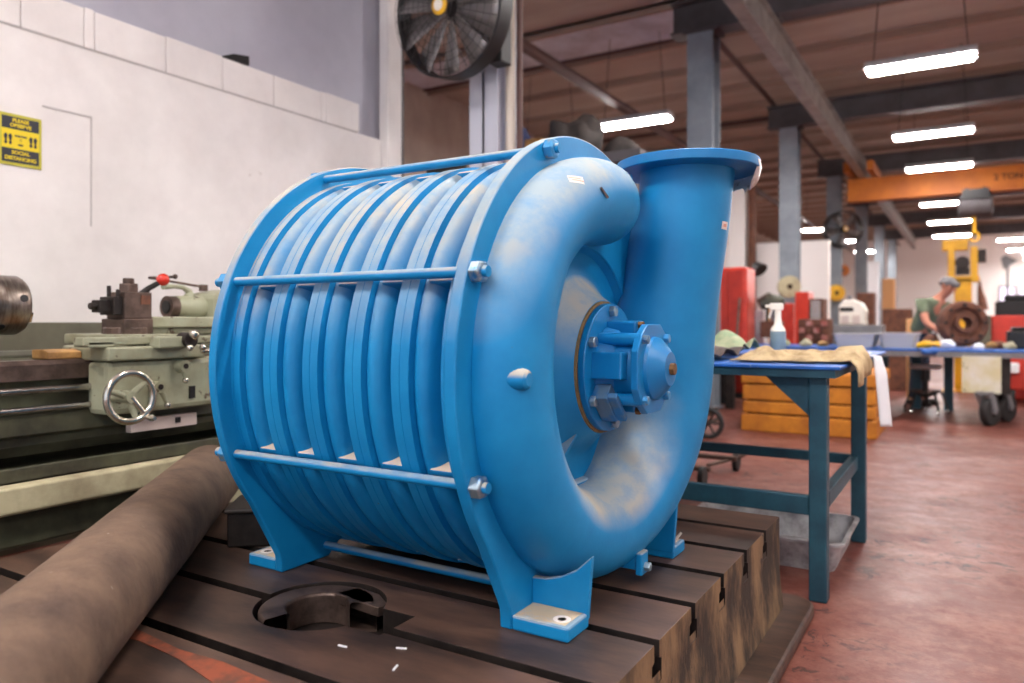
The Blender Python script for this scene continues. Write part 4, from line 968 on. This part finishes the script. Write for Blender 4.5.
# boxes and machines beyond the bench
def boxes(name, x0, x1, y0, y1, z0, z1, m, lb, cat, bev=.01): 
    bm = B(); box(bm, x0, x1, y0, y1, z0, z1); return tag(obj(name, bm, m, smooth=False, bevel=bev), lb, cat)
rc = thing('parts_bin_cabinet', 'red brown cabinet of small bins behind the long bench', 'cabinet', (-1.9, 11.7, 0))
bm = B(); box(bm, -2.12, -1.70, 11.5, 11.9, 0, 1.15); obj('cabinet_body', bm, 'brownrust', rc, smooth=False, bevel=.01)
for i in range(4):
    for j in range(3):
        bm = B(); box(bm, -2.1 + .1 * i, -2.02 + .1 * i, 11.46, 11.5, .85 + .1 * j, .92 + .1 * j); obj('small_bin', bm, 'redbrown' if (i + j) % 2 else 'brownrust', rc, smooth=False)
ml = thing('grey_machine_table', 'low grey machine table standing behind the pale trays', 'machine table', (-1.45, 12, 0))
bm = B(); box(bm, -1.85, -1.05, 11.95, 12.4, .86, 1.06); obj('table_slab', bm, 'grey', ml, smooth=False, bevel=.01)
bm = B(); box(bm, -1.7, -1.2, 11.95, 12.3, 0, .86); obj('pedestal', bm, 'grey', ml, smooth=False, bevel=.02)
wm = thing('cream_machine', 'cream hooded machine with dark slot on the grey machine table', 'machine', (-1.45, 12.1, 1.06))
bm = B(); prism(bm, [(-1.64, 1.06), (-1.28, 1.06), (-1.28, 1.28), (-1.33, 1.38), (-1.44, 1.44), (-1.58, 1.42), (-1.64, 1.34)], 1, 12.0, 12.35); obj('machine_body', bm, 'whiteplastic', wm, smooth=False, bevel=.02)
bm = B(); box(bm, -1.62, -1.44, 11.985, 12.0, 1.27, 1.32); obj('slot', bm, 'black', wm, smooth=False)
bm = B(); cyl(bm, (-1.5, 12.1, 1.42), (-1.5, 12.1, 1.5), .03); obj('vent_cap', bm, 'grey', wm)
bm = B(); box(bm, -1.6, -1.5, 11.98, 12.0, 1.08, 1.2); box(bm, -1.45, -1.35, 11.98, 12.0, 1.08, 1.2); obj('hatch', bm, 'pinkplate', wm, smooth=False)
oc = thing('louvered_cabinet', 'red orange cabinet with a pale louvered side by the white wall', 'cabinet', (-2.3, 13.6, 0))
bm = B(); box(bm, -2.52, -2.3, 13.4, 13.9, 0, 1.62); obj('cabinet_body', bm, 'redcab', oc, smooth=False, bevel=.02)
bm = B(); box(bm, -2.3, -2.08, 13.45, 13.9, 0, 1.5); lou = obj('louver_box', bm, 'brownrust', oc, smooth=False)
for k in range(6):
    bm = B(); box(bm, -2.27, -2.12, 13.42, 13.45, 1.15 + .055 * k, 1.18 + .055 * k); obj('louver', bm, 'greylight', lou, smooth=False)
# tall red cabinet
rd = thing('red_cabinet', 'tall glossy red cabinet beside the outlet pipe', 'cabinet', (-2.95, 11.2, 0))
bm = B(); box(bm, -3.25, -2.72, 10.95, 11.5, .08, 1.9); obj('cabinet_body', bm, 'redcab', rd, smooth=False, bevel=.04)
bm = B(); box(bm, -3.22, -2.99, 10.93, 10.95, .15, 1.85); box(bm, -2.98, -2.76, 10.93, 10.95, .15, 1.85); obj('door', bm, 'redcab', rd, smooth=False, bevel=.008)
bm = B(); box(bm, -3.2, -2.76, 11, 11.45, 0, .08); obj('plinth', bm, 'black', rd, smooth=False)
bm = B(); tube(bm, [(-2.83, 10.6, 0), (-2.80, 10.88, 1.45)], .018, 8); bm2 = bm; tag(obj('wooden_pole', bm, 'brownsteel'), 'brown pole leaning against the tall red cabinet', 'pole')
dk = thing('dark_cupboard', 'dark low cupboard seen under the blue bench beside the volute', 'cupboard', (-2.75, 9.9, 0))
bm = B(); box(bm, -3.1, -2.76, 10.1, 10.5, .05, .78); obj('cupboard_body', bm, 'black', dk, smooth=False, bevel=.01)
bm = B(); box(bm, -3.07, -2.79, 10.08, 10.1, .1, .72); obj('door', bm, 'dark_steel', dk, smooth=False)
bm = B(); box(bm, -3.08, -2.78, 10.12, 10.48, 0, .05); obj('plinth', bm, 'black', dk, smooth=False)
boxes('white_post', -4.33, -3.97, 15.85, 16.15, 0, 4.15, 'farwall', 'white square post standing at the white partition behind the outlet', 'post')
boxes('brown_post', -3.92, -3.8, 15.9, 16.1, 0, 4.1, 'brownrust', 'slim brown post next to the white square post', 'post')
# small items on the wall side
dp = thing('drill_press', 'grey drill press with a brown base behind the spray bottle', 'drill press', (-2.45, 11.4, 0))
bm = B(); cyl(bm, (-2.45, 11.45, 0), (-2.45, 11.45, 1.45), .05); box(bm, -2.6, -2.3, 11.25, 11.65, 0, .08); obj('column', bm, 'grey', dp)
bm = B(); tube(bm, [(-2.62, 11.3, 1.36), (-2.5, 11.35, 1.42), (-2.36, 11.5, 1.38)], [.09, .12, .1], 14); cyl(bm, (-2.5, 11.25, 1.35), (-2.5, 11.25, 1.1), .025); obj('head', bm, 'lathe_dark', dp)
bm = B(); box(bm, -2.58, -2.32, 11.15, 11.55, .88, 1.12); obj('drill_table', bm, 'brownrust', dp, smooth=False, bevel=.015)
for k in range(3):
    a = rad(120 * k + 20); bm = B(); p = Vector((-2.42, 11.28, 1.36)); e = Vector((math.cos(a), -.2, math.sin(a))); cyl(bm, p, p + e * .14, .008, seg=8); ball(bm, p + e * .15, .018); obj('feed_handle', bm, 'black', dp)
boxes('white_carton', -2.79, -2.63, 11.55, 11.75, 0, 1.28, 'paper', 'narrow white carton standing next to the tall red cabinet', 'carton')
boxes('tan_carton', -2.62, -2.52, 11.9, 12.1, 0, 1.42, 'pinkorange', 'tan carton behind the white carton near the red cabinet', 'carton')
bm = B(); tube(bm, [(-2.9, 12.0, 0), (-2.9, 12.0, 1.75), (-2.82, 11.95, 1.9), (-2.72, 11.9, 1.92)], .02, 8); lm = obj('stand', bm, 'black', thing('task_lamp', 'black task lamp standing beside the red cabinet before the white wall', 'lamp', (-2.9, 12.0, 0)))
bm = B(); tube(bm, [(-2.84, 11.95, 2.0), (-2.74, 11.9, 1.9)], [.06, .12], 14); obj('lamp_shade', bm, 'black', lm.parent)
def reel(c, r, m, lb, hub='gap'):
    c = Vector(c); t = thing('hose_reel', lb, 'hose reel', tuple(c - Vector((0, 0, r))))
    d = Vector((.35, -.94, 0)).normalized()
    bm = B(); lathe(bm, [(-.08, .02), (-.08, r), (-.06, r), (-.05, r * .8), (.05, r * .8), (.06, r), (.08, r), (.08, .02)], c, d, 32, close=True); obj('drum', bm, m, t)
    bm = B(); cyl(bm, c + d * .08, c + d * .1, r * .25); obj('hub', bm, hub, t)
    bm = B(); cyl(bm, c - d * .08, c - d * .31, .04); obj('bracket', bm, 'grey', t)
    return t
reel((-2.83, 14.5, 1.76), .2, 'cream', 'cream hose reel on the second steel column')
reel((-2.80, 20.05, 1.83), .2, 'yellow', 'bright yellow hose reel low on the column with the fan')
reel((-2.74, 20.78, 2.42), .15, 'crane', 'small orange hose reel high on the third column, under the small fan')
reel((-2.9, 25.6, 1.62), .2, 'yellow', 'small yellow hose reel on the fourth steel column')
boxes('red_pump', -2.95, -2.72, 14.35, 14.6, 0, 1.45, 'redcab', 'red pump cabinet at the foot of the second steel column', 'pump', .03)
boxes('brown_locker', -2.1, -1.75, 18, 18.5, 0, 1.75, 'brownrust', 'brown locker standing between the far columns', 'locker')
boxes('tan_post_box', -1.95, -1.65, 22, 22.4, 0, 2.25, 'pinkorange', 'tall tan box standing between the far columns', 'box')
boxes('red_motor_crate', -1.2, -.78, 13.6, 14.1, 0, 1.32, 'brownrust', 'dark rusty crate behind the bending person', 'crate')
boxes('white_board', -3.4, -2.75, 29.8, 30, 0, 3.3, 'paper', 'tall white panel standing between the far columns', 'panel')  # plain white panel without emission
boxes('orange_tool_box', -.72, -.52, 11.5, 11.8, 0, 1.15, 'pinkorange', 'orange box beside the bending person', 'box')
boxes('red_tool_chest', .28, .95, 12.9, 13.5, 0, 1.2, 'redcab', 'wide red tool chest behind the ring casting', 'tool chest', .02)
boxes('olive_bin', .12, .28, 12.7, 13.0, 0, 1.2, 'olive', 'olive bin standing next to the wide red tool chest', 'bin')
rt = thing('red_tool_cart', 'red tool cart under the far end of the long bench', 'tool cart', (.65, 12.3, 0))
bm = B(); box(bm, .48, .9, 12.1, 12.6, .2, .72); obj('cart_body', bm, 'redcab', rt, smooth=False, bevel=.015)
bm = B(); box(bm, .46, .58, 12.0, 12.1, .42, .56); obj('white_pad', bm, 'paper', rt, smooth=False, bevel=.02)
for x in (.52, .86):
    for y in (12.15, 12.55):
        bm = B(); cyl(bm, (x - .02, y, .1), (x + .02, y, .1), .1); obj('wheel', bm, 'rubber', rt)
bm = B(); box(bm, .38, 1.2, 14.5, 15, .0, 1.45); box(bm, .5, 1.1, 14.6, 14.9, 1.45, 1.55); tag(obj('black_machine', bm, 'black', smooth=False, bevel=.03), 'black machine standing before the lit windows', 'machine')
# stool under the bench
st = thing('shop_stool', 'dark shop stool with pale worn seat under the long bench', 'stool', (-.44, 10.35, 0))
bm = B(); lathe(bm, [(0, 0), (0, .16), (.02, .18), (.05, .175), (.06, 0)], (-.44, 10.35, .54), (0, 0, 1), 28); obj('seat', bm, 'greylight', st)
bm = B(); cyl(bm, (-.44, 10.35, .2), (-.44, 10.35, .54), .028); cyl(bm, (-.44, 10.35, .4), (-.44, 10.35, .54), .05); obj('pillar', bm, 'black', st)
bm = B(); pts = [(-.44 + .17 * math.cos(a), 10.35 + .17 * math.sin(a), .27) for a in [2 * PI * k / 28 for k in range(28)]]
rg = tube(bm, pts, .01, 8, cap=False)
for k in range(8): bm.faces.new((rg[-1][k], rg[-1][(k + 1) % 8], rg[0][(k + 1) % 8], rg[0][k]))
obj('foot_ring', bm, 'steel', st)
for k in range(5):
    a = 2 * PI * k / 5 + .3; e = Vector((math.cos(a), math.sin(a), 0)); p = Vector((-.44, 10.35, 0))
    bm = B(); tube(bm, [p + Vector((0, 0, .2)), p + e * .17 + Vector((0, 0, .27)), p + e * .24 + Vector((0, 0, .07))], [.022, .016, .014], 8); lg = obj('leg', bm, 'black', st)
    bm = B(); cyl(bm, p + e * .24 + Vector((-.015, 0, .035)), p + e * .24 + Vector((.015, 0, .035)), .035); obj('caster', bm, 'steel', lg)
# yellow press / hoist frame and far details
yp = thing('yellow_jib', 'yellow jib column with a motor head behind the bending person', 'jib crane', (-.08, 14, 0))
bm = B(); box(bm, -.19, .05, 13.9, 14.1, 0, 1.80); box(bm, -.35, .2, 13.75, 14.25, 0, .03); obj('post', bm, 'yellow', yp, smooth=False, bevel=.01)
bm = B(); box(bm, -.28, -.18, 13.86, 14.14, 1.74, 2.32); box(bm, .03, .13, 13.86, 14.14, 1.74, 2.30); box(bm, -.3, .15, 13.9, 14.1, 1.74, 1.84); box(bm, -.36, .0, 13.9, 14.1, 2.25, 2.42); obj('head_frame', bm, 'yellow', yp, smooth=False, bevel=.01)
bm = B(); cyl(bm, (-.08, 13.85, 2.05), (-.08, 14.15, 2.05), .1); box(bm, -.17, .02, 13.9, 14.1, 1.86, 1.97); box(bm, .12, .24, 13.9, 14.1, 2.05, 2.25); obj('motor', bm, 'dark_steel', yp)
fl_ = thing('furled_flag', 'furled dark red flag on a pole before the far white wall', 'flag', (.45, 44, 0))
bm = B(); cyl(bm, (.45, 44, 0), (.45, 44, 3.3), .03); obj('pole', bm, 'brownrust', fl_)
bm = B(); tube(bm, [(.47, 44, 3.2), (.5, 44, 2.7), (.58, 44, 2.2), (.66, 44, 1.7)], [.05, .12, .2, .22], 10); obj('flag_cloth', bm, 'brownrust', fl_)
for x, lb in ((1.4, 'black floor lamp stand before the lit far windows'),):
    t = thing('lamp_stand', lb, 'lamp stand', (1.35, 36, 0))
    bm = B(); cyl(bm, (1.35, 36, 0), (1.35, 36, 3.6), .05); obj('pole', bm, 'grey', t)
    bm = B(); tube(bm, [(1.2, 36, 3.75), (1.45, 36, 3.4)], [.1, .3], 14); obj('lamp_head', bm, 'grey', t)
# ------------------------------------------------------------------ the person bending over the bench
def skin_bm(nodes, edges, root='pelvis', sub=2):
    me = bpy.data.meshes.new('sk'); idx = {k: i for i, k in enumerate(nodes)}
    me.from_pydata([nodes[k][0] for k in nodes], [(idx[a], idx[b]) for a, b in edges], [])
    o = bpy.data.objects.new('sk', me); C.objects.link(o)
    md = o.modifiers.new('skin', 'SKIN'); md.use_smooth_shade = True
    for k in nodes:
        r = nodes[k][1]; sv = me.skin_vertices[0].data[idx[k]]; sv.radius = r if hasattr(r, '__len__') else (r, r)
        sv.use_root = (k == root)
    s = o.modifiers.new('sub', 'SUBSURF'); s.levels = sub; s.render_levels = sub
    dg = bpy.context.evaluated_depsgraph_get(); dg.update()
    me2 = bpy.data.meshes.new_from_object(o.evaluated_get(dg)); bm = B(); bm.from_mesh(me2)
    bpy.data.objects.remove(o); bpy.data.meshes.remove(me2)
    return bm
px, py = -.56, 11.25
N = {'pelvis': ((px, py, .93), (.15, .12)), 'waist': ((px + .05, py - .03, 1.06), (.14, .11)), 'chest': ((px + .16, py - .10, 1.27), (.16, .12)), 'neckbase': ((px + .25, py - .14, 1.41), (.075, .07)), 'neck': ((px + .29, py - .16, 1.46), .055), 'jaw': ((px + .335, py - .19, 1.50), (.062, .07)), 'head': ((px + .34, py - .18, 1.57), (.082, .092)), 'crown': ((px + .33, py - .17, 1.64), (.06, .07)),
     'shL': ((px + .06, py - .30, 1.33), .065), 'elL': ((px + .10, py - .42, 1.10), .047), 'wrL': ((px + .25, py - .55, .99), .033), 'paL': ((px + .31, py - .59, .965), (.04, .022)),
     'shR': ((px + .33, py + .06, 1.32), .065), 'elR': ((px + .42, py - .06, 1.09), .047), 'wrR': ((px + .42, py - .28, 1.0), .033), 'paR': ((px + .42, py - .34, .985), (.04, .022)),
     'hiL': ((px - .02, py - .09, .86), .1), 'knL': ((px - .02, py - .13, .48), .062), 'anL': ((px - .06, py - .10, .09), .042), 'toL': ((px + .10, py - .17, .035), (.04, .032)),
     'hiR': ((px + .03, py + .09, .86), .1), 'knR': ((px + .05, py + .10, .48), .062), 'anR': ((px, py + .14, .09), .042), 'toR': ((px + .17, py + .09, .035), (.04, .032))}
E_ = [('pelvis', 'waist'), ('waist', 'chest'), ('chest', 'neckbase'), ('neckbase', 'neck'), ('neck', 'jaw'), ('jaw', 'head'), ('head', 'crown')]
for s in 'LR': E_ += [('chest', 'sh' + s), ('sh' + s, 'el' + s), ('el' + s, 'wr' + s), ('wr' + s, 'pa' + s), ('pelvis', 'hi' + s), ('hi' + s, 'kn' + s), ('kn' + s, 'an' + s), ('an' + s, 'to' + s)]
for s in 'LR':
    w0 = Vector(N['wr' + s][0]); p0 = Vector(N['pa' + s][0]); d = (p0 - w0).normalized(); sd = d.cross(Vector((0, 0, 1))).normalized()
    for k, (off, L) in enumerate(((-.03, .06), (-.01, .075), (.01, .072), (.03, .055))):
        a, b, c = 'f%s%da' % (s, k), 'f%s%db' % (s, k), 'f%s%dc' % (s, k)
        N[a] = (tuple(p0 + d * .03 + sd * off), .011); N[b] = (tuple(p0 + d * (.03 + L * .5) + sd * off * 1.2 - Vector((0, 0, .008))), .0095); N[c] = (tuple(p0 + d * (.03 + L * .85) + sd * off * 1.25 - Vector((0, 0, .035))), .008)
        E_ += [('pa' + s, a), (a, b), (b, c)]
    t0 = -1 if s == 'L' else 1
    N['t%sa' % s] = (tuple(p0 - d * .01 + sd * .05 * t0), .012); N['t%sb' % s] = (tuple(p0 + d * .03 + sd * .065 * t0 - Vector((0, 0, .02))), .009)
    E_ += [('pa' + s, 't%sa' % s), ('t%sa' % s, 't%sb' % s)]
ps = thing('person', 'person in green shirt and grey cap bending over the ring casting', 'person', (px, py, 0))
body = obj('body', skin_bm(N, E_), 'skin', ps, angle=180)
hd = Vector(N['head'][0]); fd = Vector((.75, -.5, -.45)).normalized()
bm = B(); tube(bm, [hd + fd * .075 + Vector((0, 0, .02)), hd + fd * .115 + Vector((0, 0, -.015)), hd + fd * .085 + Vector((0, 0, -.03))], [.012, .02, .012], 10)
sd = fd.cross(Vector((0, 0, 1))).normalized()
for s in (-1, 1): ball(bm, hd + sd * .086 * s, .028, 10, (.6, .6, 1.2))
obj('nose_and_ears', bm, 'skin', body)
bm = B()
for s in (-1, 1): ball(bm, hd + fd * .086 + sd * .032 * s + Vector((0, 0, .02)), .012, 8)
obj('eye', bm, 'black', body)
bm = B(); tube(bm, [hd + fd * .09 + sd * -.025 + Vector((0, 0, -.06)), hd + fd * .098 + Vector((0, 0, -.062)), hd + fd * .09 + sd * .025 + Vector((0, 0, -.06))], .007, 8); obj('mouth', bm, 'redbrown', body)
S = {k: N[k] for k in ('pelvis', 'waist', 'chest', 'neckbase', 'shL', 'shR')}
S = {'pelvis': (N['pelvis'][0], (.165, .135)), 'waist': (N['waist'][0], (.16, .13)), 'chest': (N['chest'][0], (.175, .135)), 'neckbase': (tuple(Vector(N['neckbase'][0]) - Vector((.015, -.01, .02))), (.085, .08)), 'shL': (N['shL'][0], .08), 'shR': (N['shR'][0], .08)}
for s in 'LR': S['sl' + s] = (tuple(Vector(N['sh' + s][0]).lerp(Vector(N['el' + s][0]), .62)), .068)
obj('shirt', skin_bm(S, [('pelvis', 'waist'), ('waist', 'chest'), ('chest', 'neckbase'), ('chest', 'shL'), ('chest', 'shR'), ('shL', 'slL'), ('shR', 'slR')]), 'shirt', ps, angle=180)
S = {'pelvis': (tuple(Vector(N['pelvis'][0]) - Vector((0, 0, .03))), (.16, .13))}
for s in 'LR':
    S['hi' + s] = (N['hi' + s][0], .112); S['kn' + s] = (N['kn' + s][0], .078); S['an' + s] = (N['an' + s][0], .068)
obj('trousers', skin_bm(S, [('pelvis', 'hiL'), ('pelvis', 'hiR'), ('hiL', 'knL'), ('hiR', 'knR'), ('knL', 'anL'), ('knR', 'anR')]), 'jeans', ps, angle=180)
for s in 'LR':
    a, b = Vector(N['an' + s][0]), Vector(N['to' + s][0])
    bm = B(); tube(bm, [a + Vector((-.05, .02, -.045)), a + Vector((0, 0, -.035)), b + Vector((0, 0, .012)), b + (b - a).normalized() * .06 + Vector((0, 0, .012))], [.035, .05, .046, .025], 12); obj('boot', bm, 'dark_steel', ps)
bm = B(); c = hd + Vector((-.005, .005, .045)); ball(bm, c, .1, 16, (1, 1, .72)); tube(bm, [c + fd * .08 + Vector((0, 0, .02)), c + fd * .16 + Vector((0, 0, .02))], [.05, .035], 10); obj('cap', bm, 'hair', ps, angle=80)

# ------------------------------------------------------------------ camera, world, view
cam = bpy.data.cameras.new('camera'); co = bpy.data.objects.new('camera', cam); C.objects.link(co)
co.location = (0, 0, 1.1); co.rotation_euler = (PI / 2, 0, .5467)
cam.sensor_width = 36; cam.lens = 749.7 / 1024 * 36; cam.shift_y = (322.4 - 341.5) / 1024; cam.clip_start = .05; cam.clip_end = 200
cam.dof.use_dof = True; cam.dof.focus_distance = 2.05; cam.dof.aperture_fstop = 2.0
sc = bpy.context.scene; sc.camera = co
w = bpy.data.worlds.new('world'); sc.world = w; w.use_nodes = True
bg = w.node_tree.nodes['Background']; bg.inputs['Color'].default_value = lin(226, 236, 255); bg.inputs['Strength'].default_value = .75
sc.view_settings.view_transform = 'Standard'; sc.view_settings.look = 'None'; sc.view_settings.gamma = 1
sc.view_settings.use_curve_mapping = False; sc.view_settings.exposure = .95
